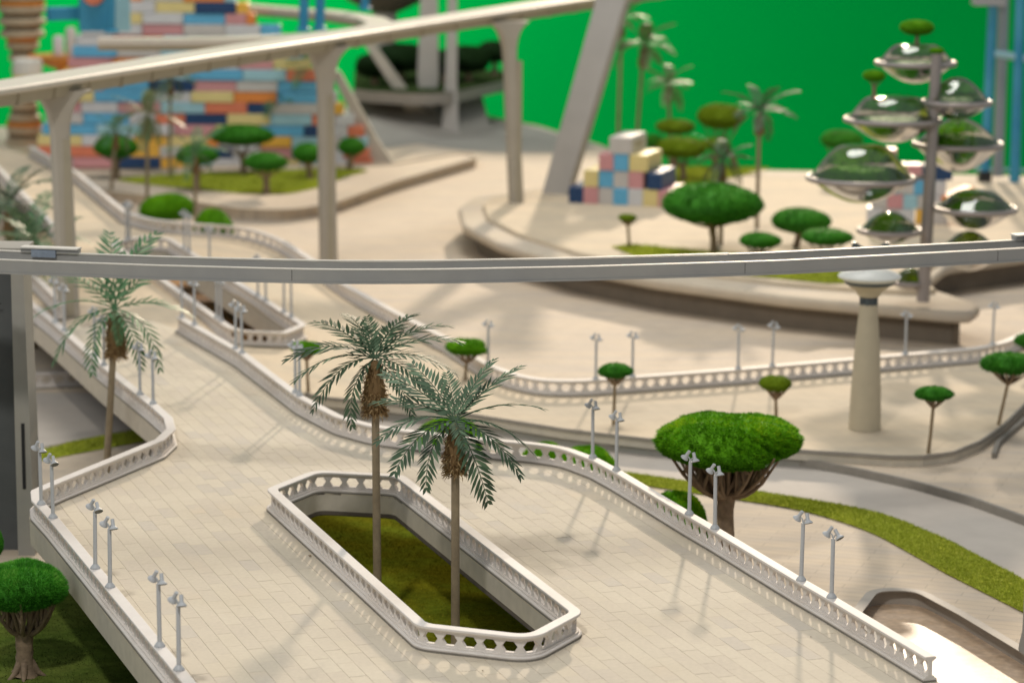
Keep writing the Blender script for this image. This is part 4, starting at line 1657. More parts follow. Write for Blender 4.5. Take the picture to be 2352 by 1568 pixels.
b.box((0.0, dep / 2, hgt - 0.004), (x1t * 2.15, dep * 1.1, 0.0078))
b.build('bracket', 'pier', root)
b = MB()
zz0, zz1 = atd(63, 1122, pd).z - ZG, atd(63, 972, pd).z - ZG
b.box(((63 + 30) * wpx, -0.0004, (zz0 + zz1) / 2), (8 * wpx, 0.002, zz1 - zz0))
b.build('slot', 'black', root)
b = MB()
b.tube([(0.012, 0.018, hgt - 0.055), (0.012, 0.018, hgt - 0.09), (0.03, 0.018, hgt - 0.092)], 0.0012, 6)
b.build('wire', 'black', root)

# grey column at the right frame edge
p = at(2428, 1500, ZG)
root = empty('round_column', p, 'round grey column cut off by the right frame edge', 'column')
b = MB()
b.lathe([(0.0, 0), (0.052, 0), (0.0545, 0.004), (0.0535, 0.012), (0.0500, 0.03), (0.0485, 0.20), (0.0485, 0.34)], 40)
b.build('shaft', 'beam', root, True)

# ------------------------------------------------------------------ monorail behind
ZM = 0.49
mr = fillet([at(x, y, z) for x, y, z in [(-260, 232, 0.512), (0, 194, 0.508), (459, 122, 0.492), (781, 75, 0.487), (1240, 6, 0.520), (1560, -40, 0.530)]], 4.0, False, 6)
o0 = mr[len(mr) // 2]
root = empty('monorail_beam', o0, 'long cream monorail beam rising diagonally across the background', 'monorail beam')
lp = [p - o0 for p in mr]
b = MB()
b.sweep(lp, [(-0.052, -0.014), (0.052, -0.014), (0.055, -0.010), (0.055, -0.003), (0.050, 0), (-0.050, 0), (-0.055, -0.003), (-0.055, -0.010)])
b.build('cap', 'cream_beam', root)
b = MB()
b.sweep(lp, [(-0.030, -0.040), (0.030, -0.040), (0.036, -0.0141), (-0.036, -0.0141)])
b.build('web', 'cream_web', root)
fm, tot = resample(lp, 0, False)
for k in range(26):
    s = tot * (k + 0.5) / 26
    p, q = fm(s - 0.004), fm(s + 0.004)
    b = MB()
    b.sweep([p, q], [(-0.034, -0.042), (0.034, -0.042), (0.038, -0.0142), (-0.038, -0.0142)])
    b.build('joint_rib', 'cream_web', root)


def pillar(base_px, z, width_px, label, side=0.9):
    p = at(*base_px, z) if z != 'p' else atp(*base_px)
    d = (p - C0).dot(FWD)
    w = width_px * d / F
    # stand under the beam line
    k_, t_ = min(((k, t / 20) for k in range(len(mr) - 1) for t in range(21)), key=lambda a: abs(mr[a[0]].lerp(mr[a[0] + 1], a[1]).y - p.y))
    q = mr[k_].lerp(mr[k_ + 1], t_)
    rz = math.radians(18)
    h = q.z - 0.030 - p.z
    lean_x = max(-0.03, min(0.03, q.x - p.x))
    root = empty('beam_pillar', p, label, 'pillar', 'flared pillars under the monorail beam', rz)
    b = MB()
    prof = [(0, w * 1.0), (h * 0.80, w * 0.88), (h * 0.86, w * 0.98), (h * 0.91, w * 1.25), (h * 0.95, w * 1.7), (h * 0.98, w * 2.4), (h, w * 3.2)]
    vs = []
    for z_, l in prof:
        yy = w * 0.55 if z_ < h * 0.9 else w * 0.60
        ch = w * 0.14
        for a, c in ((-l / 2 + ch, -yy), (l / 2 - ch, -yy), (l / 2, -yy + ch), (l / 2, yy - ch), (l / 2 - ch, yy), (-l / 2 + ch, yy), (-l / 2, yy - ch), (-l / 2, -yy + ch)):
            vs.append((a + lean_x * z_ / h, c, z_))
    n = 8
    fs = []
    for i in range(len(prof) - 1):
        for k in range(n):
            k2 = (k + 1) % n
            fs.append((i * n + k, i * n + k2, (i + 1) * n + k2, (i + 1) * n + k))
    fs.append(tuple(range((len(prof) - 1) * n, len(prof) * n)))
    b.add(vs, fs)
    b.build('shaft', 'concrete', root)
    b = MB()
    for sg in (-1, 1):
        b.box((0, sg * (w * 0.55 + 0.001), h * 0.40), (w * 0.36, 0.003, h * 0.78))
    b.build('panel', 'cream_web', root)
    return root


pillar((158, 724), 0.0, 46, 'blurred flared pillar at the left, behind the front beam')
pillar((755, 628), ZG, 37, 'second flared pillar, left of the centre, in front of the struts')
pillar((1186, 473), ZI, 30, 'slim third flared pillar standing on the island tip')
# leaning pier
p0 = at(1278, 452, ZI)
p1 = atd(1408, 4, p0.y + 0.05)
root = empty('leaning_pier', p0, 'thick pale pier leaning right from the island up to the monorail', 'pier')
b = MB()
d = p1 - p0
vs = []
w0, w1, dp = 0.078, 0.090, 0.06
rot = -0.35
for q, w in ((Vector((0, 0, 0)), w0), (d, w1), (d * 1.12, w1 * 1.5)):
    for a, c in ((-w / 2, -dp / 2), (w / 2, -dp / 2), (w / 2, dp / 2), (-w / 2, dp / 2)):
        vs.append((q.x + a * math.cos(rot) - c * math.sin(rot), q.y + a * math.sin(rot) + c * math.cos(rot), q.z))
fs = []
for i in range(2):
    for k in range(4):
        k2 = (k + 1) % 4
        fs.append((i * 4 + k, i * 4 + k2, i * 4 + 4 + k2, i * 4 + 4 + k))
fs.append((8, 9, 10, 11))
b.add(vs, fs)
b.build('shaft', 'strut_grey', root)
b = MB()
b.box((0, 0, 0.004), (w0 * 1.5, dp * 1.7, 0.008), rot)
b.build('foot', 'strut_grey', root)


def strut(top_px, base_px, base_z, w_top, w_base, label, group, dy=0.0, m='concrete', th=0.04):
    p0 = at(*base_px, base_z)
    p1 = atd(top_px[0], top_px[1], p0.y + dy)
    d_ = (p0 - C0).dot(FWD)
    root = empty('concrete_strut', p0, label, 'strut', group)
    b = MB()
    v = p1 - p0
    vs = []
    for q, w in ((Vector((0, 0, 0)), w_base), (v * 0.16, w_base * 0.78), (v * 0.34, (w_top * 1.35)), (v, w_top)):
        w = w * d_ / F
        for a, c in ((-w / 2, -th / 2), (w / 2, -th / 2), (w / 2, th / 2), (-w / 2, th / 2)):
            vs.append((q.x + a, q.y + c, q.z))
    fs = []
    for i in range(3):
        for k in range(4):
            k2 = (k + 1) % 4
            fs.append((i * 4 + k, i * 4 + k2, i * 4 + 4 + k2, i * 4 + 4 + k))
    fs.append((12, 13, 14, 15))
    b.add(vs, fs)
    b.build('shaft', m, root)
    b = MB()
    b.box((0, 0, 0.003), (w_base * d_ / F * 1.15, th * 1.8, 0.006))
    b.build('foot', m, root)
    return root


SG = 'concrete struts behind the monorail'
strut((770, 165), (890, 390), ZG, 22, 52, 'sloping concrete strut right of the second pillar', SG)
strut((838, 85), (988, 304), ZG, 24, 62, 'sloping concrete strut beneath the middle of the beam', SG, 0.05)
strut((986, -60), (982, 300), ZG, 36, 40, 'upright grey post behind the sloping struts', SG, 0.0, 'strut_grey')
strut((1040, -40), (1034, 310), ZG, 20, 42, 'upright tapering post right of the grey post', SG, 0.0, 'strut_grey')

# ------------------------------------------------------------------ watch tower
p = atp(1986, 984)
root = empty('watch_tower', p, 'tall tapering beige tower with a saucer head on the plaza', 'tower')
dt = (p - C0).dot(FWD)


def tz(y):
    return atd(1990, y, p.y).z - p.z


s = dt / F
b = MB()
b.lathe([(0.0, 0), (37 * s, 0), (37 * s, 0.004), (34.5 * s, tz(900)), (29 * s, tz(800)), (21.5 * s, tz(715)), (20.5 * s, tz(698))], 40)
b.build('shaft', 'tower', root, True, 40)
b = MB()
b.lathe([(17 * s, tz(700)), (17 * s, tz(680)), (20 * s, tz(679))], 30)
for k in range(10):
    a = k * 0.628
    b.box((19 * s * math.cos(a), 19 * s * math.sin(a), (tz(700) + tz(680)) / 2), (0.003, 0.003, tz(680) - tz(700)), a)
b.build('neck', 'band', root)
b = MB()
b.lathe([(22 * s, tz(681)), (27 * s, tz(676)), (33 * s, tz(666)), (50 * s, tz(654)), (56 * s, tz(651))], 40)
b.build('bowl', 'tower', root, True, 50)
b = MB()
b.lathe([(55 * s, tz(652)), (60 * s, tz(642))], 64)
b.build('window_band', 'band', root, True)
b = MB()
b.lathe([(60 * s, tz(643)), (70 * s, tz(638)), (72 * s, tz(634)), (68 * s, tz(629)), (40 * s, tz(617)), (14 * s, tz(611)), (9 * s, tz(600)), (9 * s, tz(578)), (0, tz(577))], 40)
b.build('dish', 'white', root, True, 40)
b = MB()
for sg in (-1, 1):
    vs = []
    z0, z1 = tz(582), tz(556)
    for y_ in (-0.004, 0.004):
        vs += [(sg * 5 * s, y_, z0), (sg * 42 * s, y_, z0 + 0.001), (sg * 42 * s, y_, z1), (sg * 34 * s, y_, z1), (sg * 5 * s, y_, z0 + 0.006)]
    b.add(vs, [(0, 1, 2, 3, 4), (9, 8, 7, 6, 5)] + [(i, (i + 1) % 5, 5 + (i + 1) % 5, 5 + i) for i in range(5)])
b.build('wing', 'band', root)

# ------------------------------------------------------------------ island
isl_px = [(1052, 478), (1062, 515), (1140, 556), (1290, 600), (1500, 640), (1800, 680), (2000, 699), (2180, 716), (2236, 716), (2252, 702), (2225, 688), (2120, 655),
          (2180, 606), (2420, 575), (2800, 430), (1480, 392), (1290, 425), (1085, 452)]
isl = fillet([at(x, y, ZI) for x, y in isl_px], [0.06, 0.1, 0.2, .3, .3, .3, .3, .1, .03, .02, .03, .1, .2, .1, 0, 0, .1, .1], True, 5)
mb = MB()
ring_in = offset(isl, 0.012, True)
ci = Vector((0.35, 7.2, ZI))
if not inside(ring_in[0], isl):
    ring_in = offset(isl, -0.012, True)
sgn = 1 if (offset(isl, 0.001, True)[3] - isl[3]).dot(ring_in[3] - isl[3]) > 0 else -1
root = empty('island', (0.3, 6.6, ZG), 'raised pale island with rounded overhanging edge and dark brown wall', 'platform')
ow = Vector(root.location)


def rel(ps, dz=0.0):
    return [Vector((q.x, q.y, q.z + dz)) - ow for q in ps]


mb.poly(rel(offset(isl, sgn * 0.010, True)))
L0 = rel(offset(isl, sgn * 0.010, True))
L1 = rel(offset(isl, sgn * 0.003, True), -0.003)
L2 = rel(isl, -0.010)
L3 = rel(offset(isl, sgn * 0.002, True), -0.022)
L4 = rel(offset(isl, sgn * 0.010, True), -0.028)
L5 = rel(offset(isl, sgn * 0.052, True), -0.032)
for a, c in ((L0, L1), (L1, L2), (L2, L3), (L3, L4), (L4, L5)):
    n = len(a)
    mb.add(list(a) + list(c), [(i, n + i, n + (i + 1) % n, (i + 1) % n) for i in range(n)])
mb.build('shelf', 'lip', root, True, 60)
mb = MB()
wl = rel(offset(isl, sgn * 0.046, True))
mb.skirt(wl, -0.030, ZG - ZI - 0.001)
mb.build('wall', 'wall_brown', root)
up_px = [(1112, 470), (1122, 500), (1190, 535), (1330, 580), (1520, 615), (1800, 648), (1990, 662), (2110, 668), (2150, 664), (2105, 640), (2150, 600), (2400, 565), (2760, 432), (1490, 398), (1300, 430),
         (1130, 452)]
up_l = fillet([at(x, y, ZI + 0.010) for x, y in up_px], [0.06, 0.08, .2, .3, .3, .3, .3, .1, .03, .05, .2, .1, 0, 0, .1, .08], True, 5)
mb = MB()
mb.poly(rel(up_l, 0.001))
n = len(up_l)
a = rel(up_l, 0.001)
c = rel(offset(up_l, -sgn * 0.004, True), -0.0035)
e = rel(offset(up_l, -sgn * 0.005, True), -0.0105)
for q, w in ((a, c), (c, e)):
    mb.add(list(q) + list(w), [(i, n + i, n + (i + 1) % n, (i + 1) % n) for i in range(n)])
mb.build('terrace', 'plaza', root, True, 40)
ZT = ZI + 0.011
gp = [at(x, y, ZT) for x, y in [(1405, 568), (1450, 562), (1560, 572), (1760, 590), (1960, 625), (2060, 650), (1900, 652), (1700, 632), (1500, 608)]]
grass_patch('island_grass_base', gp, ZT + 0.002, 'grass', 'soil', 9000, 0.006, 'yellow-green lawn along the front of the island')
gp = [at(x, y, ZT) for x, y in [(1480, 392), (1600, 384), (1770, 388), (1700, 405), (1600, 425), (1480, 440), (1440, 420)]]
grass_patch('island_grass_rear_base', gp, ZT + 0.002, 'grass', 'soil', 5000, 0.008, 'lawn patch behind the block stack on the island')
# lawn in front of the block wall
ZL = -0.11
lawn_px = [(230, 412), (480, 398), (760, 388), (860, 392), (800, 405), (740, 430), (660, 448), (560, 446), (380, 430)]
mb = MB()
slab_px = [(180, 408), (480, 386), (900, 380), (1060, 352), (1100, 362), (900, 420), (760, 470), (660, 485), (560, 482), (380, 455), (240, 440)]
sp = fillet([at(x, y, ZL) for x, y in slab_px], 0.12, True, 5)
mb.poly(sp)
mb.skirt(sp, 0, ZG - ZL)
o = mb.build('lawn_terrace', 'ground')
tag(o, kind='structure')
mb = MB()
mb.sweep(sp, [(-0.012, 0.0), (0.004, 0.0), (0.004, 0.006), (-0.012, 0.006)], True)
o = mb.build('lawn_kerb', 'lip')
tag(o, kind='structure')
gp = fillet([at(x, y, ZL) for x, y in lawn_px], 0.1, True, 4)
grass_patch('lawn_base', gp, ZL + 0.002, 'grass', 'soil', 9000, 0.008, 'green lawn in front of the coloured block wall')


# ------------------------------------------------------------------ coloured blocks
def block_mesh(dims, colour, b=0.003):
    x, y, z = dims
    q = MB()
    q.bbox((0, 0, 0), (x, y, z), 0, b)
    return q.mesh('block', 'blk' + colour)


WY = 9.35      # depth of the wall
ROWS = [  # bottom to top: (left edge, [(colour, right edge) ...]) in photograph pixels
    (100, [('G', 170), ('P', 268), ('N', 372), ('A', 440), ('L', 490), ('W', 600), ('Y', 690), ('L', 760), ('W', 800), ('C', 856)]),
    (92, [('C', 240), ('Y', 300), ('A', 370), ('G', 490), ('N', 536), ('W', 600), ('P', 672), ('L', 750), ('W', 790), ('C', 850)]),
    (90, [('Y', 192), ('W', 310), ('A', 385), ('Y', 478), ('O', 505), ('G', 600), ('A', 672), ('L', 745), ('G', 788), ('L', 846)]),
    (100, [('B', 225), ('L', 330), ('W', 402), ('P', 497), ('Y', 598), ('B', 700), ('N', 745), ('W', 800), ('C', 838)]),
    (110, [('G', 195), ('B', 300), ('W', 360), ('C', 428), ('N', 524), ('Y', 622), ('L', 718), ('C', 770), ('W', 815)]),
    (120, [('P', 190), ('W', 275), ('P', 372), ('L', 473), ('C', 570), ('N', 622), ('G', 745), ('A', 790)]),
    (130, [('Y', 220), ('B', 340), ('W', 441), ('Y', 539), ('O', 638), ('B', 752), ('W', 775)]),
    (140, [('C', 240), ('B', 345), ('N', 448), ('P', 545), ('G', 640), ('B', 752)]),
    (150, [('A', 245), ('W', 350), ('L', 440), ('B', 560), ('L', 660), ('C', 735)]),
    (160, [('P', 262), ('O', 360), ('Y', 450), ('W', 550), ('P', 630), ('Y', 715)]),
    (170, [('B', 272), ('G', 372), ('L', 470), ('W', 570), ('O', 640), ('B', 700)]),
    (180, [('W', 262), ('C', 378), ('L', 430), ('W', 540), ('L', 620), ('W', 680)]),
    (190, [('W', 330), ('P', 424), ('G', 520), ('W', 600), ('B', 645)]),
    (205, [('Y', 330), ('W', 424), ('B', 520), ('P', 568), ('O', 588)]),
    (215, [('L', 265), ('W', 360), ('Y', 450), ('N', 545), ('A', 572)]),
    (225, [('P', 285), ('O', 330), ('G', 424), ('O', 518), ('L', 545)]),
    (235, [('W', 330), ('C', 424), ('Y', 518)]),
]
base = atd(470, 383, WY)
root = empty('block_wall', (base.x, WY, base.z - 0.003), 'stepped wall of many coloured brick-like blocks at the back left', 'block wall')
RH = 0.0383
for r, (x0, row) in enumerate(ROWS):
    ymid = 370 - r * 25.4
    xl = x0
    for cch, xr in row:
        a, c = atd(xl, ymid, WY).x, atd(xr, ymid, WY).x
        w = c - a - 0.0025
        me = block_mesh((w, 0.075, RH - 0.002), cch)
        o = link('block', me, root, ((a + c) / 2 - base.x, random.uniform(-0.003, 0.003), r * RH + RH / 2))
        xl = xr

# the small stack on the island
p = at(1306, 474, ZI)
yaw = math.radians(-17)
root = empty('block_stack', p + Vector((0, 0, 0.011)), 'stepped stack of pastel and navy container blocks on the island', 'block stack', None, yaw)
cw, chh, cl = 0.0445, 0.0495, 0.17
RS = [(0, 'NPGBWYP'), (1, 'YBGPN'), (2, 'PBY')]
for r, (c0, row) in enumerate(RS):
    for k, cch in enumerate(row):
        extra = 0.012 if r == 2 and k == 2 else 0.0
        o = link('block', block_mesh((cw - 0.001 + extra, cl, chh - 0.0008), cch), root,
                 ((c0 + k + 0.5) * cw + extra * 0.6 + (0.012 if (r == 1 and k == 4) else 0), cl / 2 + random.uniform(-.002, .002), (r + 0.5) * chh))
o = link('block', block_mesh((cw * 1.5, cl, chh), 'G'), root, (3.45 * cw, cl / 2, 3.5 * chh))
b = MB()
b.box((0.0, 0, 0), (0.002, cl * 0.55, chh * 0.35))
o = link('vent', b.mesh('vent', 'cream_web'), root, (4.2 * cw + 0.0006, cl / 2, 3.5 * chh))

# stack behind the dome tower
p = at(2000, 512, ZT)
root = empty('block_stack', p, 'leaning stack of pastel blocks behind the glass dome tower', 'block stack', None, math.radians(-8))
cw, chh = 0.044, 0.041
for (cx, cz, cch) in [(0.2, 0, 'W'), (1.2, 0, 'G'), (2.2, 0, 'W'), (3.3, 0, 'A'), (4.3, 0, 'G'), (0.5, 1, 'G'), (1.5, 1, 'P'), (2.4, 1, 'L'), (3.4, 1, 'G'), (4.3, 1, 'W'),
                      (1.2, 2, 'L'), (2.2, 2, 'G'), (3.1, 2, 'B'), (4.1, 2, 'W'), (2.6, 3, 'P'), (3.6, 3, 'N'), (4.5, 3, 'N'), (0.2, 3, 'A'), (0.9, 3, 'P'), (0.2, 4, 'A'), (1.0, 4, 'P'),
                      (0.2, 2, 'G'), (1.7, 3, 'Y')]:
    link('block', block_mesh((cw - 0.001, 0.07, chh - 0.001), cch), root, ((cx + .0) * cw, 0.04, (cz + 0.5) * chh), (0, 0, random.uniform(-.05, .05)))
b = MB()
b.bbox((0, 0, 0), (0.09, 0.06, 0.03), 0, 0.003)
link('block', b.mesh('block', 'blkO'), root, (5.3 * cw, 0.02, 1.9 * chh), (0, -0.35, 0.4))

# ------------------------------------------------------------------ glass dome tower
pb_ = at(2120, 692, ZT)
ptop = atd(2152, 122, pb_.y)
root_d = empty('dome_tower', pb_, 'tower of glass saucer terrariums on a grey pole', 'dome tower')
dd = (pb_ - C0).dot(FWD) / F
b = MB()
vtop = ptop - pb_
b.tube([Vector((0, 0, 0)), vtop], [15 * dd, 12.5 * dd], 20)
b.build('pole', 'rim_metal', root_d, True)
o = link('moss_cap', LIB['bg0'], root_d, vtop, (0, 0, 0), (16 * dd, 16 * dd, 12 * dd))


def pod(cx, cy, hw, up_px_, dn_px, dy, flat=0.0, fill=0.55, fillmat='bg0', tilt=0.0, arm=True):
    """glass lens: ring, upper dome, lower bowl and the moss inside"""
    c = atd(cx, cy, pb_.y + dy) - pb_
    R, hu, hd = hw * dd, up_px_ * dd, dn_px * dd
    b = MB()
    seg = 48
    pts = [Vector((R * math.cos(2 * math.pi * k / seg), R * math.sin(2 * math.pi * k / seg), 0)) for k in range(seg)]
    rr = 5.2 * dd
    vs, fs = [], []
    for k in range(seg):
        a = 2 * math.pi * k / seg
        for j in range(8):
            w = 2 * math.pi * j / 8
            vs.append(((R + rr * math.cos(w)) * math.cos(a), (R + rr * math.cos(w)) * math.sin(a), rr * 1.2 * math.sin(w)))
    for k in range(seg):
        for j in range(8):
            fs.append((k * 8 + j, ((k + 1) % seg) * 8 + j, ((k + 1) % seg) * 8 + (j + 1) % 8, k * 8 + (j + 1) % 8))
    b.add(vs, fs)
    ring = link('ring', b.mesh('ring', 'rim_metal', True), root_d, c, (0, tilt, 0))

    def dome(h, sg, ft):
        pr = []
        for i in range(13):
            t = i / 12
            r = 1 - t * (1 - ft)
            z = math.sin(math.pi / 2 * min(1, t * 1.0)) ** 1.15 if ft else math.sin(math.pi / 2 * t)
            pr.append((R * (r ** 0.95) * 0.985 + 1e-5, sg * h * z))
        if ft:
            pr.append((0.0001, sg * h))
        return pr
    b = MB()
    b.lathe(dome(hu, 1, flat), 40)
    link('glass_dome', b.mesh('glass_dome', 'glass', True, 50), ring)
    b = MB()
    b.lathe(dome(hd, -1, 0.0), 40)
    link('glass_bowl', b.mesh('glass_bowl', 'glass', True, 50), ring)
    if fill:
        link('moss', LIB[fillmat], ring, (0, 0, -hd * 0.10), (0, 0, cx), (R * 0.80, R * 0.80, hu * fill))
        b = MB()
        b.lathe([(R * 0.80, 0), (R * 0.66, -hd * 0.3), (R * 0.42, -hd * 0.55), (R * 0.12, -hd * 0.68), (0.0001, -hd * 0.7)], 24)
        link('soil', b.mesh('soil', 'soil_d', True), ring)
    if arm:
        b = MB()
        pole = vtop * (c.z / vtop.z)
        dirn = (pole - c)
        dirn.z = 0
        if dirn.length > R:
            e = dirn.normalized() * R
            b.tube([e, pole - c], 5 * dd, 8)
            link('arm', b.mesh('arm', 'rim_metal', True), root_d, c)
    return c


pod(2103, 146, 90, 44, 46, 0.10, 0.42, 0.20, 'bg1')
pod(2198, 236, 77, 58, 40, 0.02, 0.0, 0.25, 'bg1')
pod(2050, 276, 108, 54, 52, 0.04, 0.45, 0.2, 'bg1')
pod(2200, 332, 102, 62, 64, 0.09, 0.0, 0.42, 'bg0')
pod(1978, 410, 121, 76, 56, -0.04, 0.30, 0.42, 'bg0')
pod(2240, 480, 92, 42, 46, -0.02, 0.25, 0.55, 'bg0')
pod(2043, 530, 70, 44, 32, -0.05, 0.0, 0.48, 'bg0')
pod(2226, 582, 72, 52, 40, -0.03, 0.0, 0.55, 'bg2')
pod(2092, 648, 44, 34, 26, 0.03, 0.0, 0.75, 'bg2')
for cx, hw, y0, y1, yb, dy, lab in ((2106, 38, 44, 88, 104, 0.10, 'small moss tree on top of the highest glass saucer'),
                                    (2007, 25, 160, 192, 228, 0.02, 'little round tree standing on the second largest saucer')):
    pp = atd(cx, yb, pb_.y + dy)
    tree_px(cx, hw, y0, y1, pp, ZT, 'bg0', lab, IG, fork=0.5, r_tr=0.0045, nb=6)

sheet('road_rear_shade', [(800, 248), (1060, 260), (1240, 296), (1370, 336), (1300, 352), (1130, 352), (1060, 345), (960, 330), (860, 345), (780, 330)], ZG + 0.0014, 'road_shade')  # darker sheet gives the rear road its shade by colour

# ------------------------------------------------------------------ blue gantry on the right
def bar(b, p0, p1, w, mi=0):
    b.tube([p0, p1], w, 8, mi=mi)


root = empty('blue_gantry', at(2290, 425, ZI), 'tall blue steel gantry frame beside a grey column at the back right', 'gantry')
og = Vector(root.location)
yg = og.y
sg_ = yg / F
for (xt, yt, xb, yb, w) in ((2284, -60, 2262, 402, 12), (2346, -60, 2330, 430, 13), (2400, -60, 2390, 440, 13)):
    b = MB()
    p0, p1 = atd(xb, yb, yg) - og, atd(xt, yt, yg) - og
    bar(b, p0, p1, w * sg_ * 0.95)
    b.build('leg', 'blue', root, True)
    b = MB()
    b.box((p0.x, p0.y, p0.z - 0.012), (w * sg_ * 2.6, 0.05, 0.05), 0, 0, 0.8)
    b.build('shoe', 'black', root)
b = MB()
bar(b, atd(2276, 122, yg) - og, atd(2340, 132, yg) - og, 9 * sg_)
bar(b, atd(2338, 132, yg) - og, atd(2396, 140, yg) - og, 9 * sg_)
b.build('crossbar', 'blue_light', root, True)
b = MB()
bar(b, atd(2308, -60, yg + 0.05) - og, atd(2292, 405, yg + 0.05) - og, 13 * sg_)
b.build('grey_column', 'grey_col', root, True)
b = MB()
b.box(tuple(atd(2270, 2, yg) - og), (70 * sg_, 0.08, 20 * sg_))
b.build('head_plate', 'grey_col', root)
b = MB()
bar(b, atd(2240, 388, yg + 0.1) - og, atd(2420, 392, yg + 0.1) - og, 4 * sg_)
b.build('rail', 'blue_light', root, True)

# ------------------------------------------------------------------ upper terrace, trees and lawn coloured as shaded (centre back)
YT = 11.0
tp = [(815, 160), (900, 152), (1060, 156), (1186, 166), (1190, 178), (1110, 196), (1040, 212), (960, 216), (860, 210), (812, 205)]
zt = atd(1000, 186, YT).z
tl = fillet([at(x, y, zt) for x, y in tp], 0.15, True, 4)
root = empty('upper_terrace', tl[0], 'raised planted terrace with shade-darkened grass behind the struts', 'terrace')
ot = Vector(tl[0])
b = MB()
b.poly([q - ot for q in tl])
b.build('lawn', 'lawn_shade', root)  # shade on the lawn is in its colour
b = MB()
b.skirt([q - ot for q in tl], -0.0005, -0.045)
b.poly([q - ot + Vector((0, 0, -0.045)) for q in tl])
b.build('slab', 'kerb', root)
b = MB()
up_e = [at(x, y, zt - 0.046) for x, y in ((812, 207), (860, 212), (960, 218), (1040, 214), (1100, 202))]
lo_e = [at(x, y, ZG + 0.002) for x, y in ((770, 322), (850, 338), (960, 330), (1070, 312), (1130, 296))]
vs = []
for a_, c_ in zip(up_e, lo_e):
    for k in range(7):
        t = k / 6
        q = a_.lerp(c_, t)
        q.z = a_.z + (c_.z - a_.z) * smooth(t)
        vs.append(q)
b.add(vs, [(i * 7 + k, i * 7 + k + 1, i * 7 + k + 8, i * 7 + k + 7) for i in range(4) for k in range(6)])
o = b.build('ramp', 'road_shade', None, True, 60)  # ramp grey has the shade of this corner painted in
tag(o, kind='structure')
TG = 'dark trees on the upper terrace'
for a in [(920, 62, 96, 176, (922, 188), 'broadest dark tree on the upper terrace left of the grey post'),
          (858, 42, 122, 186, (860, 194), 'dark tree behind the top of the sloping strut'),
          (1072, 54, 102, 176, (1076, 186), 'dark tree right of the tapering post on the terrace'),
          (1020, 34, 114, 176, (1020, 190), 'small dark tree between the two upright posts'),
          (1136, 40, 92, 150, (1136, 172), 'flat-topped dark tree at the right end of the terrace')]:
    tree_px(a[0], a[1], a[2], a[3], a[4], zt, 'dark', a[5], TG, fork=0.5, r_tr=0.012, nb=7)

# ring beam with blue legs over the block wall
zr = 0.42
rp = [(225, 88), (420, 88), (560, 86), (720, 78), (850, 66), (878, 54), (850, 40), (760, 26), (600, 14), (480, 4), (380, -10)]
rl = fillet([at(x, y, zr) for x, y in rp], [0, .4, .4, .4, .15, .08, .15, .4, .4, .4, 0], False, 5)
root = empty('ring_beam', rl[0], 'beige looping beam bending around above the coloured block wall', 'beam')
orr = Vector(rl[0])
b = MB()
b.sweep([q - orr for q in rl], [(-0.045, -0.018), (0.045, -0.018), (0.045, 0), (-0.045, 0)])
b.build('cap', 'cream_beam', root)
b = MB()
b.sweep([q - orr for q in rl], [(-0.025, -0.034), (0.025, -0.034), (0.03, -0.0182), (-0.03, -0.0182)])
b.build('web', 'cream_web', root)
for k, (x, y, dy) in enumerate([(697, 72, 0), (734, 70, 0), (256, 76, 0), (838, 24, 0.3)]):
    q = at(x, y, zr)
    root = empty('blue_post', q, ['left of two blue posts standing on the looping beam', 'right of two blue posts standing on the looping beam',
                                  'thin blue post at the left end of the looping beam', 'blue-green post at the far bend of the looping beam'][k], 'post',
                 'blue posts above the looping beam')
    b = MB()
    b.tube([(0, 0, 0), (0.01, 0, 0.32)], 0.015 if k != 2 else 0.010, 10)
    b.build('shaft', 'blue', root, True)
    b = MB()
    b.lathe([(0, 0), (0.022, 0), (0.022, 0.008), (0.016, 0.012)], 12)
    b.build('foot', 'blue', root)

# dark hanging form at the top centre
q0 = atd(885, 6, 11.2)
root = empty('dark_canopy', (q0.x, 11.2, ZG), 'dark rounded canopy on a grey stem at the top centre', 'canopy')
b = MB()
zc_ = q0.z - ZG
b.lathe([(0.03, zc_ - 0.05), (0.08, zc_ - 0.03), (0.16, zc_ + 0.01), (0.19, zc_ + 0.05), (0.15, zc_ + 0.09), (0.0001, zc_ + 0.11)], 28)
b.build('cap', 'under', root, True)
b = MB()
b.lathe([(0.055, 0), (0.035, zc_ * 0.5), (0.05, zc_ - 0.03)], 16)
b.build('stem', 'strut_grey', root, True)

# ------------------------------------------------------------------ disc tower at the far left
p = at(58, 334, ZG + 0.03)
root = empty('disc_tower', p, 'tower of stacked cream discs with orange rings at the far left', 'tower')
sd = (p - C0).dot(FWD) / F
for k in range(13):
    z = k * 27.5 * sd
    rr = (36 + 10 * math.sin(k * 0.55 + 2) + (8 if k > 8 else 0)) * sd
    b = MB()
    b.lathe([(0.0001, z), (rr * 0.9, z), (rr, z + 4 * sd), (rr, z + 13 * sd), (rr * 0.9, z + 17 * sd), (0.0001, z + 17 * sd)], 28)
    b.build('disc', 'disc', root, True, 40)
    b = MB()
    m = 'oshelf' if k in (1, 8, 11) else 'disc_dark'
    b.lathe([(rr * (0.98 if m == 'oshelf' else 0.84), z + 17.1 * sd), (rr * (0.98 if m == 'oshelf' else 0.84), z + 27.4 * sd)], 28)
    b.build('ring' if m == 'oshelf' else 'core', m, root, True)
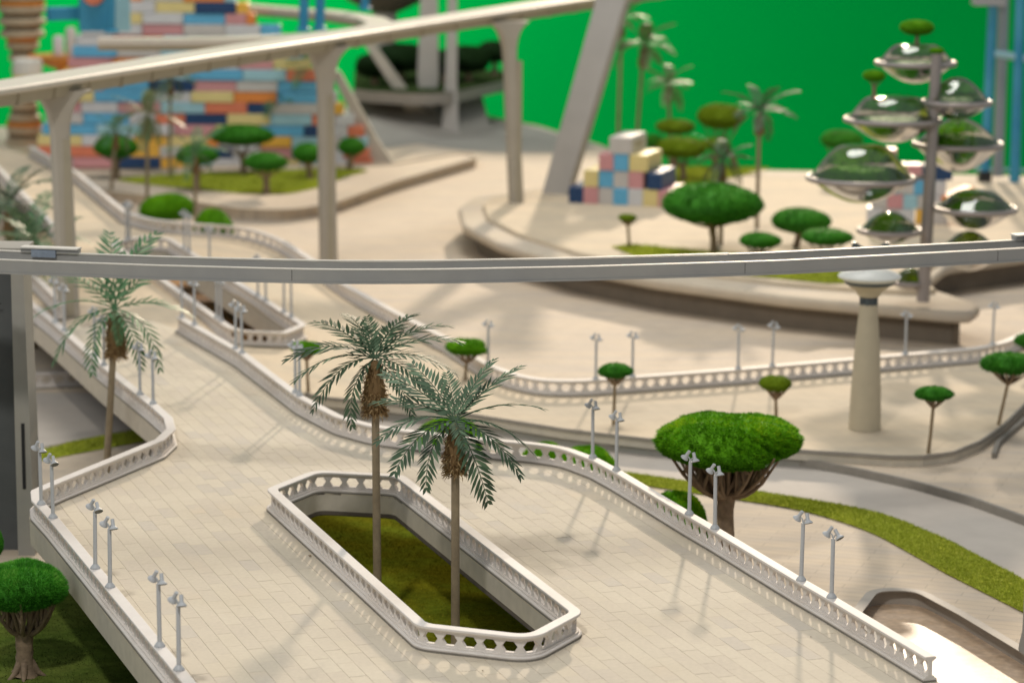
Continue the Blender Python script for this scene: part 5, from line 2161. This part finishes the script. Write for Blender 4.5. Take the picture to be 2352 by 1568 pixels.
# orange shelf with bottles, blue machine
q = atd(150, 128, p.y - 0.1)
root = empty('orange_shelf', q, 'round orange shelf disc beside the disc tower', 'shelf')
b = MB()
b.lathe([(0.02, -0.20), (0.03, -0.05), (0.13, -0.012), (0.135, 0.0), (0.0001, 0.002)], 28)
b.build('dish', 'oshelf', root, True, 40)
b = MB()
b.lathe([(0.05, -(q.z - ZG)), (0.02, -0.19)], 14)
b.build('stem', 'blkC', root, True)
for k, (dx, h, m, lab) in enumerate([(-0.02, 0.07, 'blkW', 'leftmost grey canister on the round orange shelf'), (0.025, 0.10, 'blkG', 'tall pale canister on the round orange shelf'),
                                     (0.062, 0.075, 'blkL', 'pale blue canister on the round orange shelf'), (0.097, 0.06, 'blkP', 'pink canister at the right of the orange shelf')]):
    b = MB()
    b.lathe([(0.0001, 0), (0.018, 0), (0.019, 0.004), (0.019, h * 0.85), (0.014, h), (0.0001, h)], 16)
    o = b.build('canister', m, None, True, 40)
    o.location = q + Vector((dx, -0.02, 0.0025))
    tag(o, lab, 'canister', 'canisters on the orange shelf')
q = atd(64, 172, p.y - 0.25)
b = MB()
b.lathe([(0.0001, 0), (0.05, 0), (0.052, 0.006), (0.052, 0.05), (0.045, 0.056), (0.0001, 0.056)], 20)
b.lathe([(0.0001, -0.026), (0.050, -0.026), (0.056, -0.010), (0.054, -0.0005), (0.0001, -0.0005)], 20, mi=1)
b.tube([(0, 0, -0.02), (0.0, 0.24, -0.03)], 0.012, 8, mi=1)
o = b.build('white_drum', ['white', 'blkY'], None, True, 40)
o.location = q
tag(o, 'white round drum on a straw base in front of the disc tower', 'drum')
q = at(225, 70, 0.42)
root = empty('blue_machine', q, 'blue machine with a round dark eye above the block wall at left', 'machine')
b = MB()
b.bbox((0, 0, 0.09), (0.11, 0.09, 0.18), 0.2, 0.01)
b.build('body', 'blue', root)
b = MB()
b.lathe([(0.0001, -0.06), (0.03, -0.06), (0.034, -0.05), (0.034, 0.0)], 18, (0, 0, 0.11), (0.1, 1, 0))
b.build('eye', 'blkC', root, True)
b = MB()
b.bbox((0.075, -0.02, 0.06), (0.05, 0.05, 0.12), 0.2, 0.006)
b.build('side_panel', 'blue_light', root)
b = MB()
b.bbox((-0.10, -0.01, 0.05), (0.10, 0.03, 0.04), 0.5, 0.004)
b.build('boom', 'blue', root)

# ------------------------------------------------------------------ crumbs on the deck
b = MB()
for k, (x, y, s_) in enumerate([(712, 1278, 0.0018), (708, 1373, 0.0007), (1108, 1541, 0.0013), (1862, 1462, 0.0008), (386, 1206, 0.0008)]):
    q = at(x, y, 0.0006)
    n0 = [Vector((random.gauss(0, 1), random.gauss(0, 0.8), random.gauss(0.3, 0.4))) * s_ for _ in range(6)]
    o = MB()
    o.add([v for v in n0], [(0, 1, 2), (0, 2, 3), (0, 3, 4), (1, 2, 5), (2, 3, 5), (3, 4, 5), (0, 1, 4)], 0, 0.2)
    oo = o.build('crumb', 'stick')
    oo.location = q + Vector((0, 0, s_ * 0.6))
    tag(oo, ['largest brown crumb on the deck left of the planter', 'tiny crumb on the deck near the planter left side', 'brown crumb on the deck in front of the planter',
             'tiny crumb on the deck near the right balustrade', 'tiny crumb on the deck near the left balustrade bend'][k], 'crumb', 'crumbs on the deck')

scene.render.engine = 'CYCLES'
scene.cycles.transparent_max_bounces = 24
scene.cycles.max_bounces = 8
